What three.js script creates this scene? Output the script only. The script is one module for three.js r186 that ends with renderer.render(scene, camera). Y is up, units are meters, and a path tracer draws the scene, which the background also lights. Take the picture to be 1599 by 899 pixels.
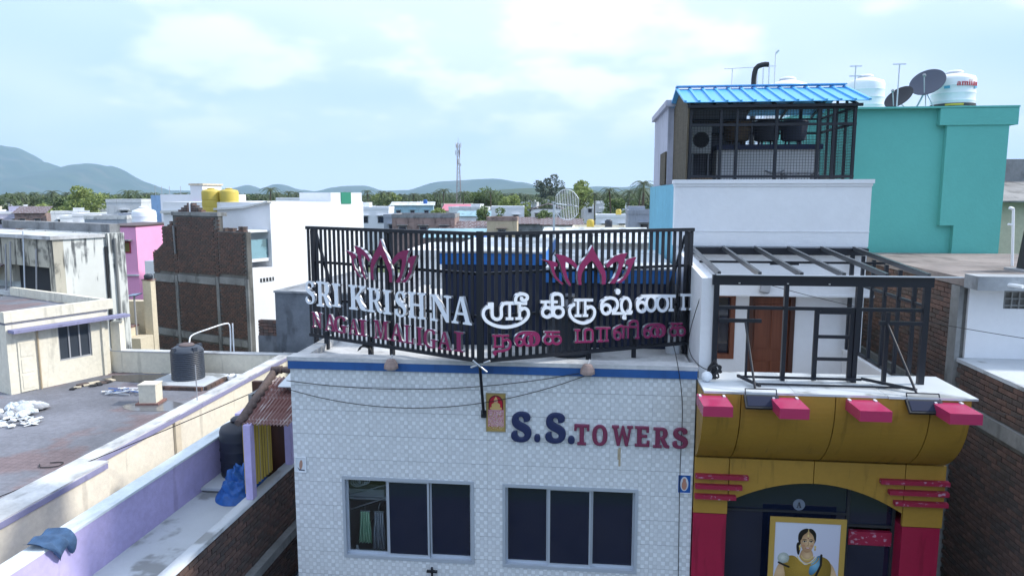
import * as THREE from 'three';
import { mergeGeometries } from 'three/addons/utils/BufferGeometryUtils.js';
import { FontLoader } from 'three/addons/loaders/FontLoader.js';
import { TextGeometry } from 'three/addons/geometries/TextGeometry.js';

// ---------- camera, sky, sun, exposure ----------
const scene = new THREE.Scene();
const camera = new THREE.PerspectiveCamera(44.09, 1599 / 899, 0.1, 30000);
camera.position.set(0, 9.5, 10);
camera.rotation.set(-Math.atan(145 / 1110), THREE.MathUtils.degToRad(6.1), 0, 'YXZ');
const renderer = new THREE.WebGLRenderer({ antialias: true });
renderer.toneMapping = THREE.LinearToneMapping;
renderer.toneMappingExposure = 1.60;
renderer.shadowMap.enabled = true;
const SUN_DIR = new THREE.Vector3(0.80, 0.62, -0.14).normalize();
const sun = new THREE.DirectionalLight(new THREE.Color(1, 0.95, 0.87), 3.1);
sun.position.copy(SUN_DIR).multiplyScalar(120); sun.castShadow = true; sun.shadow.radius = 9;
Object.assign(sun.shadow.camera, { left: -90, right: 60, top: 80, bottom: -40, near: 1, far: 400 });
sun.shadow.mapSize.set(4096, 4096);
scene.add(sun); scene.add(sun.target);
scene.fog = new THREE.FogExp2(new THREE.Color(0.50, 0.74, 1.0), 0.000095);

// ---------- random and noise ----------
function rng(seed) { let a = seed >>> 0; return () => { a = (a + 0x6D2B79F5) | 0; let t = Math.imul(a ^ (a >>> 15), 1 | a); t = (t + Math.imul(t ^ (t >>> 7), 61 | t)) ^ t; return ((t ^ (t >>> 14)) >>> 0) / 4294967296; }; }
function hash(x, y, s) { let h = Math.imul(x, 374761393) ^ Math.imul(y, 668265263) ^ Math.imul(s, 1274126177); h = Math.imul(h ^ (h >>> 13), 1274126177); return ((h ^ (h >>> 16)) >>> 0) / 4294967296; }
const sm = (t) => t * t * (3 - 2 * t), mix = (a, b, t) => a + (b - a) * t, clamp = (v, a = 0, b = 1) => Math.min(b, Math.max(a, v));
const sstep = (a, b, v) => sm(clamp((v - a) / (b - a)));
function vnoise(x, y, px, py, s) {            // value noise, periodic in px, py cells
  const xi = Math.floor(x), yi = Math.floor(y), fx = sm(x - xi), fy = sm(y - yi);
  const m = (v, p) => ((v % p) + p) % p, x0 = m(xi, px), x1 = m(xi + 1, px), y0 = m(yi, py), y1 = m(yi + 1, py);
  return mix(mix(hash(x0, y0, s), hash(x1, y0, s), fx), mix(hash(x0, y1, s), hash(x1, y1, s), fx), fy);
}
function fbm(u, v, px, py, oct, s) { let a = 0, w = 0.5, t = 0; for (let o = 0; o < oct; o++) { a += w * vnoise(u * px, v * py, px, py, s + o * 17); t += w; w *= 0.55; px *= 2; py *= 2; } return a / t; }

// ---------- sky: pale air with thin bright cloud ----------
{
  const W = 2048, H = 1024, d = new Float32Array(W * H * 4);
  const horizon = [0.66, 0.80, 1.02], mid = [0.42, 0.585, 0.90], zen = [0.70, 0.86, 1.12], cloud = [0.86, 0.91, 0.98];
  for (let j = 0; j < H; j++) {
    const th = ((j + 0.5) / H - 0.5) * Math.PI, y = Math.sin(th), c = Math.cos(th);
    for (let i = 0; i < W; i++) {
      const ph = ((i + 0.5) / W - 0.5) * 2 * Math.PI, x = c * Math.cos(ph), z = c * Math.sin(ph);
      const e = Math.max(y, 0), k = j * W + i;
      const a = sstep(0, 0.16, e), b = sstep(0.12, 0.85, e);
      const q = 1 / (e + 0.22), cx = x * q + 40, cz = z * q + 40;
      const big = fbm(cx / 80, cz / 80, 44, 44, 4, 5), fine = fbm(cx / 80, cz / 80, 210, 210, 5, 9);
      let cl = 0.40 * sstep(0.38, 0.64, big) + 0.52 * sstep(0.49, 0.66, fine * 0.78 + big * 0.22);
      cl = Math.min(1, cl) * sstep(0.0, 0.14, e);
      for (let m = 0; m < 3; m++) { const s = mix(mix(horizon[m], mid[m], a), zen[m], b); d[k * 4 + m] = mix(s, cloud[m], cl) * (y < 0 ? 0.75 : 1); }
      d[k * 4 + 3] = 1;
    }
  }
  const t = new THREE.DataTexture(d, W, H, THREE.RGBAFormat, THREE.FloatType);
  t.mapping = THREE.EquirectangularReflectionMapping; t.magFilter = t.minFilter = THREE.LinearFilter; t.needsUpdate = true;
  scene.background = t; scene.environment = t;
}

// ---------- textures ----------
function tex(w, h, size, fn, srgb = true) {        // fn(u, v) gives one grey or three channels, 0 to 1; size in metres
  const d = new Uint8Array(w * h * 4);
  for (let j = 0; j < h; j++) for (let i = 0; i < w; i++) {
    const c = fn((i + 0.5) / w, (j + 0.5) / h), k = (j * w + i) * 4;
    for (let m = 0; m < 3; m++) d[k + m] = 255 * clamp(Array.isArray(c) ? c[m] : c); d[k + 3] = 255;
  }
  const t = new THREE.DataTexture(d, w, h); t.wrapS = t.wrapT = THREE.RepeatWrapping; t.magFilter = THREE.LinearFilter; t.minFilter = THREE.LinearMipmapLinearFilter; t.generateMipmaps = true;
  const [sx, sy] = Array.isArray(size) ? size : [size, size]; t.repeat.set(1 / sx, 1 / sy);
  if (srgb) t.colorSpace = THREE.SRGBColorSpace; t.needsUpdate = true; return t;
}
const mix3 = (a, b, t) => [mix(a[0], b[0], t), mix(a[1], b[1], t), mix(a[2], b[2], t)];
const T = {};
T.plaster = tex(512, 512, 4.3, (u, v) => 0.84 + 0.12 * fbm(u, v, 4, 4, 6, 1) + 0.07 * fbm(u, v, 60, 60, 2, 2) - 0.10 * sstep(0.62, 0.8, fbm(u, v, 22, 3, 4, 3)));
T.clean = tex(256, 256, 3.9, (u, v) => 0.93 + 0.06 * fbm(u, v, 3, 3, 4, 6) + 0.02 * fbm(u, v, 50, 50, 2, 7));
T.dust = tex(512, 512, [3.1, 2.6], (u, v) => 0.88 + 0.10 * fbm(u, v, 5, 5, 5, 8) + 0.04 * fbm(u, v, 70, 70, 2, 9) - 0.10 * sstep(0.60, 0.74, fbm(u, v, 40, 4, 4, 10)) * sstep(0.42, 0.6, fbm(u, v, 5, 4, 3, 15)));
T.scuff = tex(512, 256, [1.3, 0.7], (u, v) => { const s = sstep(0.63, 0.70, fbm(u, v, 26, 20, 4, 16)) * sstep(0.45, 0.6, fbm(u, v, 4, 4, 3, 17)), g = 0.9 + 0.1 * fbm(u, v, 9, 9, 4, 18); return mix3([0.63 * g, 0.11 * g, 0.26 * g], [0.74, 0.62, 0.68], s * 0.85); });
T.rough = tex(512, 512, 1.1, (u, v) => fbm(u, v, 24, 24, 4, 4), false);
T.concrete = tex(512, 512, 3.7, (u, v) => 0.60 + 0.34 * fbm(u, v, 5, 5, 6, 11) + 0.08 * fbm(u, v, 70, 70, 2, 12) - 0.16 * sstep(0.6, 0.78, fbm(u, v, 9, 4, 4, 13)));
T.stain = tex(1024, 512, [5.3, 4.3], (u, v) => {           // mould and rain streaks on old limewash
  const b = 0.86 + 0.12 * fbm(u, v, 5, 5, 5, 21), s = fbm(u, v, 34, 3, 4, 22), p = fbm(u, v, 7, 5, 5, 23), dk = clamp(sstep(0.55, 0.74, s) * sstep(0.34, 0.58, p) + 0.7 * sstep(0.60, 0.74, p));
  return mix3([b, b, b * 0.98], [0.33, 0.34, 0.35], dk * 0.85);
});
T.terrace = tex(1024, 1024, 7.3, (u, v) => {               // weathered clay paving under dirt and cement
  const g = fbm(u, v, 4, 4, 6, 31), r = fbm(u, v, 5, 5, 5, 33), f = fbm(u, v, 90, 90, 2, 35);
  const gx = Math.abs(((u * 48) % 1) - 0.5), gy = Math.abs(((v * 48) % 1) - 0.5), line = Math.max(sstep(0.42, 0.49, gx), sstep(0.42, 0.49, gy));
  const red = sstep(0.50, 0.66, r), c = mix3([0.52, 0.53, 0.56], [0.58, 0.47, 0.46], red * 0.6);
  const k = (0.72 + 0.45 * g) * (0.92 + 0.14 * f) * (1 - 0.14 * line * (0.4 + red)); return [c[0] * k, c[1] * k, c[2] * k];
});
T.floor = tex(512, 512, 5.1, (u, v) => { const g = fbm(u, v, 4, 4, 6, 41), s = sstep(0.56, 0.72, fbm(u, v, 9, 9, 5, 43)); const k = 0.78 + 0.22 * g; return mix3([k, k, k], [0.50, 0.49, 0.47], s * 0.6); });
T.grain = tex(256, 256, 0.9, (u, v) => 0.66 + 0.3 * fbm(u, v, 10, 10, 5, 51) + 0.08 * fbm(u, v, 60, 60, 2, 52));
T.rust = tex(512, 512, [2.3, 2.3], (u, v) => { const s = fbm(u, v, 14, 4, 5, 61), c = fbm(u, v, 6, 6, 5, 62); return mix3([0.72, 0.70, 0.70], [0.44, 0.27, 0.25], clamp(sstep(0.36, 0.56, s) * 0.8 + sstep(0.5, 0.65, c) * 0.4)); });
T.wood = tex(256, 512, [0.6, 2.4], (u, v) => 0.70 + 0.28 * fbm(u, v, 26, 3, 4, 71));
T.ground = tex(1024, 1024, 420, (u, v) => mix3([0.42, 0.40, 0.32], [0.25, 0.32, 0.17], sstep(0.4, 0.6, fbm(u, v, 9, 9, 6, 81))).map((c) => c * (0.8 + 0.4 * fbm(u, v, 60, 60, 3, 83))));
T.hill = tex(512, 512, [2600, 900], (u, v) => { const n = fbm(u, v, 8, 8, 6, 91), r = sstep(0.58, 0.72, fbm(u, v, 12, 9, 5, 93)); return mix3([0.22 + 0.16 * n, 0.30 + 0.14 * n, 0.20 + 0.10 * n], [0.52, 0.48, 0.42], r * 0.55); });
T.blind = tex(256, 512, [0.8, 1.3], (u, v) => 0.45 + 0.4 * fbm(u, v, 40, 3, 3, 95) + 0.2 * fbm(u, v, 4, 60, 2, 97));
// the wall tiles' printed mosaic: 20 x 12 little squares over 2 x 2 tiles
const MOS = [20, 12];
function mosaic(u, v) {
  const i = Math.floor(u * MOS[0]), j = Math.floor(v * MOS[1]), fx = u * MOS[0] - i, fy = v * MOS[1] - j, h = hash(i, j, 7);
  const c = Math.sin(fx * Math.PI) * Math.sin(fy * Math.PI); let k = 0.40 + 0.14 * (h - 0.5); if ((i + j) % 2 === 0) k += (0.20 + 0.14 * h) * Math.pow(c, 0.1); else if (h > 0.7) k -= 0.14; 
  return { k, edge: Math.min(fx, 1 - fx, fy, 1 - fy), tilt: (hash(i, j, 8) - 0.5) * (fx - 0.5) + (hash(i, j, 10) - 0.5) * (fy - 0.5) };
}
T.tile = tex(640, 384, 1, (u, v) => { const m = mosaic(u, v), n = fbm(u, v, 40, 24, 3, 101), g = 0.72 + 0.24 * clamp(m.k) + 0.04 * n - 0.05 * (1 - sstep(0, 0.1, m.edge)); return [g * 0.975, g * 0.99, g]; });
T.tileBump = tex(640, 384, 1, (u, v) => { const m = mosaic(u, v); return 0.5 + 0.5 * m.tilt + 0.25 * clamp(m.k) * sstep(0, 0.1, m.edge); }, false);

// ---------- materials (base colours, linear) ----------
const mat = (c, rough = 0.85, o = {}) => new THREE.MeshStandardMaterial({ color: new THREE.Color().setRGB(...c), roughness: rough, ...o });
const pl = (c, o = {}) => mat(c, 0.92, { map: T.plaster, bumpMap: T.rough, bumpScale: 0.003, ...o });
const con = (c, o = {}) => mat(c, 0.95, { map: T.concrete, bumpMap: T.rough, bumpScale: 0.006, ...o });
const M = {
  tile: mat([0.92, 0.93, 0.945], 0.28, { map: T.tile, bumpMap: T.tileBump, bumpScale: 0.003 }), grout: con([0.42, 0.43, 0.45]),
  white: pl([0.80, 0.81, 0.83], { map: T.clean }), offwhite: pl([0.72, 0.72, 0.70]), blueBand: mat([0.016, 0.10, 0.33], 0.5, { map: T.plaster }), coping: con([0.78, 0.79, 0.80]),
  black: mat([0.007, 0.009, 0.016], 0.45), blackDull: mat([0.02, 0.022, 0.026], 0.7), alu: mat([0.46, 0.51, 0.58], 0.42, { metalness: 0.35 }),
  darkGlass: new THREE.MeshPhysicalMaterial({ color: new THREE.Color(0.007, 0.012, 0.032), roughness: 0.05, clearcoat: 0.6, clearcoatRoughness: 0.05 }),
  clearGlass: new THREE.MeshPhysicalMaterial({ color: new THREE.Color(0.86, 0.9, 0.92), roughness: 0.04, transmission: 1, thickness: 0 }),
  silver: mat([0.74, 0.75, 0.78], 0.28, { metalness: 0.85 }), letterWhite: mat([0.78, 0.82, 0.88], 0.35), magenta: mat([0.22, 0.015, 0.085], 0.4), navy: mat([0.012, 0.022, 0.085], 0.5), wine: mat([0.17, 0.025, 0.07], 0.5),
  yellow: mat([0.40, 0.225, 0.032], 0.48, { map: T.dust }), pinkPanel: mat([0.36, 0.013, 0.055], 0.3, { map: T.dust }), blockPink: mat([0.44, 0.035, 0.115], 0.22, { map: T.clean }), pinkWorn: mat([0.9, 0.9, 0.9], 0.5, { map: T.scuff }), joint: mat([0.02, 0.012, 0.006], 0.9),
  sheetWhite: mat([0.74, 0.79, 0.83], 0.5, { map: T.floor }), brown: mat([0.23, 0.068, 0.030], 0.5, { map: T.wood }), brownDark: mat([0.09, 0.03, 0.016], 0.5, { map: T.wood }),
  green: pl([0.125, 0.48, 0.43], { map: T.clean }), teal: pl([0.20, 0.52, 0.66]), blueRoof: mat([0.10, 0.40, 0.72], 0.4), mortar: con([0.20, 0.20, 0.19]),
  cream: pl([0.80, 0.75, 0.62]), cream2: pl([0.70, 0.62, 0.47]), trim: pl([0.27, 0.27, 0.42]), terrace: mat([0.86, 0.85, 0.88], 0.85, { map: T.terrace, bumpMap: T.rough, bumpScale: 0.008 }), puddle: mat([0.06, 0.052, 0.048], 0.06),
  lavender: pl([0.50, 0.44, 0.72]), whiteFloor: mat([0.62, 0.66, 0.70], 0.8, { map: T.floor, bumpMap: T.rough, bumpScale: 0.006 }), tankBlack: mat([0.035, 0.045, 0.065], 0.45), tankWhite: mat([0.80, 0.82, 0.85], 0.35), tankYellow: mat([0.52, 0.40, 0.07], 0.5),
  tarp: mat([0.02, 0.14, 0.50], 0.6, { map: T.grain }), rust: mat([0.78, 0.76, 0.76], 0.8, { map: T.rust }), clay: mat([0.15, 0.11, 0.10], 0.95, { map: T.grain }), concrete: con([0.36, 0.37, 0.38]), concreteRaw: con([0.33, 0.34, 0.34]),
  stain: mat([0.78, 0.80, 0.80], 0.95, { map: T.stain }), stainCream: mat([0.56, 0.53, 0.46], 0.95, { map: T.stain }), pinkWall: pl([0.80, 0.36, 0.58], { map: T.clean }), asphalt: con([0.07, 0.07, 0.072]), ground: mat([0.75, 0.75, 0.75], 1, { map: T.ground }),
  steelPipe: mat([0.55, 0.58, 0.62], 0.4, { metalness: 0.5 }), pvc: mat([0.80, 0.82, 0.84], 0.45), grey: mat([0.30, 0.31, 0.33], 0.7), paper: mat([0.72, 0.75, 0.78], 0.8), room: mat([0.20, 0.21, 0.22], 0.9), blind: mat([0.16, 0.13, 0.085], 0.9, { map: T.blind }),
  bark: mat([0.13, 0.10, 0.075], 0.95, { map: T.grain }), tin: mat([0.50, 0.54, 0.58], 0.55, { map: T.rust }), wire: mat([0.012, 0.012, 0.014], 0.6), blueSheet: mat([0.30, 0.52, 0.60], 0.5, { map: T.floor }),
};
const leaf = (c) => new THREE.MeshPhysicalMaterial({ color: new THREE.Color().setRGB(...c), roughness: 0.8, transmission: 0.25, thickness: 0, side: THREE.DoubleSide });
M.leafA = leaf([0.25, 0.31, 0.085]); M.leafB = leaf([0.14, 0.20, 0.06]); M.leafC = leaf([0.075, 0.10, 0.06]); M.palm = leaf([0.07, 0.10, 0.04]); M.leafD = leaf([0.10, 0.14, 0.05]);
const BRICKS = [[0.165, 0.105, 0.09], [0.14, 0.10, 0.088], [0.125, 0.097, 0.088], [0.20, 0.122, 0.10]].map((c) => mat(c, 0.95, { map: T.grain }));


// ---------- geometry ----------
function metre(g) {                                  // uv in metres, by the way each face points
  if (g.index) g = g.toNonIndexed();
  const p = g.attributes.position, uv = new Float32Array(p.count * 2), a = new THREE.Vector3(), b = new THREE.Vector3(), c = new THREE.Vector3(), n = new THREE.Vector3();
  for (let i = 0; i < p.count; i += 3) {
    a.fromBufferAttribute(p, i); b.fromBufferAttribute(p, i + 1); c.fromBufferAttribute(p, i + 2);
    n.copy(b).sub(a).cross(c.clone().sub(a)); const ax = Math.abs(n.x), ay = Math.abs(n.y), az = Math.abs(n.z);
    [a, b, c].forEach((q, k) => { const o = (i + k) * 2; if (ay >= ax && ay >= az) { uv[o] = q.x; uv[o + 1] = q.z; } else if (ax > az) { uv[o] = q.z; uv[o + 1] = q.y; } else { uv[o] = q.x; uv[o + 1] = q.y; } });
  }
  g.setAttribute('uv', new THREE.BufferAttribute(uv, 2)); return g;
}
const B = (x0, x1, y0, y1, z0, z1) => metre(new THREE.BoxGeometry(Math.abs(x1 - x0), Math.abs(y1 - y0), Math.abs(z1 - z0)).translate((x0 + x1) / 2, (y0 + y1) / 2, (z0 + z1) / 2));
const V = (a) => new THREE.Vector3(...a);
function bar(p, q, w, h = w) {                       // square bar from p to q
  const a = V(p), b = V(q), d = b.clone().sub(a), g = new THREE.BoxGeometry(w, h, d.length());
  const m = new THREE.Matrix4().lookAt(b, a, Math.abs(d.clone().normalize().y) > 0.99 ? new THREE.Vector3(0, 0, 1) : new THREE.Vector3(0, 1, 0));
  g.applyMatrix4(m).translate((a.x + b.x) / 2, (a.y + b.y) / 2, (a.z + b.z) / 2); return metre(g);
}
function rod(p, q, r0, r1 = r0, n = 10) {
  const a = V(p), b = V(q), d = b.clone().sub(a), g = new THREE.CylinderGeometry(r1, r0, d.length(), n);
  g.applyQuaternion(new THREE.Quaternion().setFromUnitVectors(new THREE.Vector3(0, 1, 0), d.normalize())).translate((a.x + b.x) / 2, (a.y + b.y) / 2, (a.z + b.z) / 2); return g.toNonIndexed();
}
const tube = (pts, r, n = 24, k = 6) => new THREE.TubeGeometry(new THREE.CatmullRomCurve3(pts.map(V)), n, r, k).toNonIndexed();
const lathe = (pts, [x, y, z], n = 28) => new THREE.LatheGeometry(pts.map((p) => new THREE.Vector2(...p)), n).translate(x, y, z).toNonIndexed();
function prism(pts, depth, z0, bev = 0) { const s = new THREE.Shape(pts.map((p) => new THREE.Vector2(...p))); return new THREE.ExtrudeGeometry(s, { depth, bevelEnabled: bev > 0, bevelSize: bev, bevelThickness: bev, bevelSegments: 1, curveSegments: 16 }).translate(0, 0, z0); }
function quadStrip(rows) {                          // rows: lists of points, joined into a smooth sheet
  const pos = [], idx = [], uv = [], n = rows[0].length;
  rows.forEach((r, i) => r.forEach((p, j) => { pos.push(...p); uv.push(j, i); }));
  for (let i = 0; i < rows.length - 1; i++) for (let j = 0; j < n - 1; j++) { const a = i * n + j; idx.push(a, a + 1, a + n, a + 1, a + n + 1, a + n); }
  const g = new THREE.BufferGeometry(); g.setAttribute('position', new THREE.Float32BufferAttribute(pos, 3)); g.setAttribute('uv', new THREE.Float32BufferAttribute(uv, 2)); g.setIndex(idx); g.computeVertexNormals(); return g;
}
const merge = (l) => { l = l.map((g) => (g.index ? g.toNonIndexed() : g)); for (const g of l) for (const k of Object.keys(g.attributes)) if (!['position', 'normal', 'uv'].includes(k)) g.deleteAttribute(k); return l.length === 1 ? l[0] : mergeGeometries(l); };

// ---------- things and parts ----------
const taken = {};
const numbered = (n) => { const k = (taken[n] = (taken[n] ?? -1) + 1); return k ? n + '_' + String(k).padStart(3, '0') : n; };
function thing(name, label, category, at = [0, 0, 0], turn = 0, group) {   // parts are given in the thing's own metres from its base
  const o = new THREE.Group(); o.name = numbered(name); o.position.set(...at); o.rotation.y = turn; o.userData = { label, category }; if (group) o.userData.group = group; scene.add(o); return o;
}
function part(parent, name, geo, m, label) { const g = Array.isArray(geo) ? merge(geo) : geo, o = new THREE.Mesh(g, m); o.name = name; o.castShadow = o.receiveShadow = true; if (label) o.userData.label = label; parent.add(o); return o; }
function single(name, label, category, geo, m, group) { const o = part(scene, numbered(name), geo, m); o.userData = { label, category }; if (group) o.userData.group = group; return o; }
function structure(name, geo, m) { const o = part(scene, numbered(name), geo, m); o.userData.kind = 'structure'; return o; }
function copyOf(src, at, turn = src.rotation.y, label) { const c = src.clone(); c.name = numbered(src.name.replace(/_\d{3}$/, '')); c.userData = { ...src.userData }; if (label) c.userData.label = label; c.position.set(...at); c.rotation.y = turn; scene.add(c); return c; }
const inset = (g, at) => (Array.isArray(g) ? merge(g) : g).translate(-at[0], -at[1], -at[2]);
const SIGN_W = [['S',0.008,0.231,0.552,0.935],['R',0.273,0.619,0.535,0.942],['I',0.64,0.829,0.56,0.932],['K',1.013,1.395,0.551,0.935],['R',1.413,1.723,0.547,0.918],['I',1.741,1.91,0.542,0.909],['S',1.984,2.204,0.525,0.914],['H',2.24,2.577,0.533,0.916],['N',2.663,3.051,0.531,0.913],['A',3.051,3.408,0.534,0.921]];
const SIGN_G = [['N',0.14,0.383,0.173,0.429],['A',0.446,0.704,0.155,0.427],['G',0.66,0.954,0.143,0.419],['A',0.994,1.218,0.152,0.403],['I',1.217,1.377,0.152,0.407],['M',1.534,1.841,0.144,0.431],['A',1.878,2.138,0.146,0.42],['L',2.156,2.337,0.145,0.416],['I',2.39,2.515,0.142,0.409],['G',2.532,2.775,0.124,0.403],['A',2.791,3.045,0.129,0.39],['I',3.094,3.258,0.134,0.418]];
const SIGN_lotusL = [0.969,2.434,1.032,1.673];
const SIGN_lotus = [[[1.682,1.605],[1.621,1.491],[1.54,1.401],[1.479,1.32],[1.45,1.229],[1.451,1.136],[1.468,1.042],[1.519,1.035],[1.508,1.124],[1.522,1.207],[1.573,1.289],[1.634,1.352],[1.68,1.383],[1.728,1.33],[1.792,1.243],[1.841,1.157],[1.847,1.1],[1.843,1.03],[1.907,1.027],[1.916,1.116],[1.903,1.211],[1.854,1.307],[1.778,1.422],[1.725,1.507]],[[1.098,1.493],[1.134,1.433],[1.175,1.349],[1.206,1.238],[1.247,1.144],[1.289,1.069],[1.335,1.025],[1.348,1.048],[1.298,1.142],[1.267,1.236],[1.256,1.319],[1.26,1.378],[1.306,1.363],[1.367,1.324],[1.429,1.276],[1.444,1.321],[1.397,1.378],[1.315,1.436],[1.234,1.471],[1.163,1.487]],[[0.891,1.423],[0.975,1.384],[1.02,1.327],[1.041,1.254],[1.086,1.16],[1.147,1.103],[1.213,1.049],[1.226,1.07],[1.167,1.12],[1.116,1.178],[1.09,1.243],[1.08,1.312],[1.125,1.315],[1.14,1.351],[1.114,1.379],[1.034,1.4],[0.955,1.416]],[[2.267,1.477],[2.148,1.466],[2.042,1.432],[1.958,1.369],[1.907,1.314],[1.934,1.266],[1.992,1.302],[2.055,1.347],[2.108,1.354],[2.12,1.316],[2.1,1.222],[2.059,1.129],[1.976,1.038],[2.061,1.029],[2.113,1.108],[2.165,1.22],[2.206,1.323],[2.225,1.398]],[[2.421,1.411],[2.323,1.4],[2.248,1.369],[2.227,1.312],[2.271,1.301],[2.282,1.272],[2.252,1.188],[2.189,1.105],[2.093,1.042],[2.169,1.039],[2.243,1.093],[2.307,1.176],[2.348,1.28],[2.389,1.355]]];
const SIGN_TW = [[[[0.083,0.836],[0.17,0.831]],[[0.148,0.84],[0.148,0.679],[0.177,0.631],[0.224,0.614],[0.268,0.63],[0.283,0.671],[0.28,0.762],[0.302,0.81],[0.354,0.831],[0.669,0.814]],[[0.406,0.828],[0.406,0.611]],[[0.347,0.615],[0.461,0.608]],[[0.556,0.82],[0.556,0.605]],[[0.491,0.609],[0.597,0.602]],[[0.503,0.813],[0.494,0.888],[0.533,0.942],[0.605,0.95],[0.663,0.924],[0.669,0.879],[0.628,0.858],[0.584,0.875],[0.587,0.911]],[[0.566,0.72],[0.624,0.748],[0.678,0.711],[0.685,0.639],[0.639,0.578],[0.534,0.521],[0.369,0.496],[0.206,0.524],[0.074,0.593],[0.017,0.68],[0.029,0.76],[0.09,0.794],[0.136,0.782]]],[[[0.875,0.822],[1.144,0.807]],[[0.952,0.818],[0.953,0.73]],[[0.914,0.737],[1.219,0.719]],[[1.059,0.662],[1.051,0.693],[1.029,0.718],[0.998,0.733],[0.964,0.735],[0.933,0.724],[0.911,0.701],[0.904,0.672],[0.912,0.641],[0.933,0.616],[0.964,0.601],[0.999,0.598],[1.03,0.61],[1.052,0.633],[1.059,0.662]],[[1.232,0.655],[1.224,0.687],[1.202,0.713],[1.17,0.729],[1.135,0.731],[1.104,0.719],[1.082,0.695],[1.075,0.664],[1.083,0.632],[1.105,0.606],[1.136,0.59],[1.171,0.588],[1.203,0.6],[1.225,0.624],[1.232,0.655]],[[1.063,0.594],[1.057,0.882],[1.099,0.919],[1.162,0.919],[1.209,0.875],[1.22,0.737]]],[[[1.4,0.82],[1.711,0.803]],[[1.464,0.816],[1.467,0.588]],[[1.411,0.591],[1.526,0.584]],[[1.581,0.81],[1.584,0.584]],[[1.54,0.586],[1.633,0.581]],[[1.603,0.683],[1.673,0.708],[1.729,0.663],[1.734,0.589],[1.692,0.518],[1.615,0.482],[1.534,0.478],[1.42,0.521],[1.347,0.598],[1.33,0.687],[1.377,0.745],[1.42,0.754]]],[[[2.001,0.651],[1.993,0.681],[1.973,0.706],[1.945,0.72],[1.914,0.722],[1.886,0.711],[1.867,0.688],[1.861,0.659],[1.868,0.629],[1.888,0.604],[1.916,0.589],[1.947,0.587],[1.975,0.598],[1.994,0.621],[2.001,0.651]],[[1.853,0.649],[1.856,0.752],[1.924,0.809],[2.007,0.82],[2.088,0.789],[2.12,0.715],[2.094,0.642],[2.032,0.592]],[[2.025,0.589],[2.364,0.569]],[[2.357,0.569],[2.356,0.612]],[[2.288,0.583],[2.314,0.606],[2.331,0.641],[2.337,0.685],[2.331,0.73],[2.313,0.769],[2.287,0.796],[2.256,0.807],[2.226,0.799],[2.201,0.775],[2.185,0.738],[2.181,0.694],[2.189,0.65],[2.208,0.612],[2.235,0.587]],[[2.248,0.565],[2.219,0.511],[2.27,0.505]]],[[[2.607,0.652],[2.599,0.684],[2.578,0.71],[2.548,0.726],[2.516,0.728],[2.487,0.715],[2.468,0.691],[2.461,0.66],[2.469,0.628],[2.49,0.601],[2.52,0.586],[2.552,0.584],[2.581,0.596],[2.6,0.62],[2.607,0.652]],[[2.46,0.643],[2.459,0.739],[2.533,0.801],[2.62,0.815],[3.133,0.788]],[[2.78,0.694],[2.771,0.743],[2.746,0.784],[2.712,0.807],[2.674,0.809],[2.641,0.789],[2.619,0.751],[2.612,0.703],[2.622,0.654],[2.646,0.613],[2.681,0.589],[2.718,0.587],[2.751,0.607],[2.773,0.645],[2.78,0.694]],[[2.99,0.682],[2.979,0.732],[2.952,0.773],[2.914,0.797],[2.873,0.799],[2.837,0.779],[2.813,0.741],[2.805,0.692],[2.816,0.643],[2.842,0.602],[2.88,0.577],[2.921,0.575],[2.958,0.595],[2.982,0.633],[2.99,0.682]],[[3.047,0.793],[3.054,0.577]],[[3.007,0.579],[3.101,0.574]]],[[[3.214,0.8],[3.501,0.785]],[[3.27,0.797],[3.278,0.579]],[[3.23,0.582],[3.325,0.576]],[[3.416,0.789],[3.424,0.57]],[[3.377,0.573],[3.472,0.568]]]];
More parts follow.
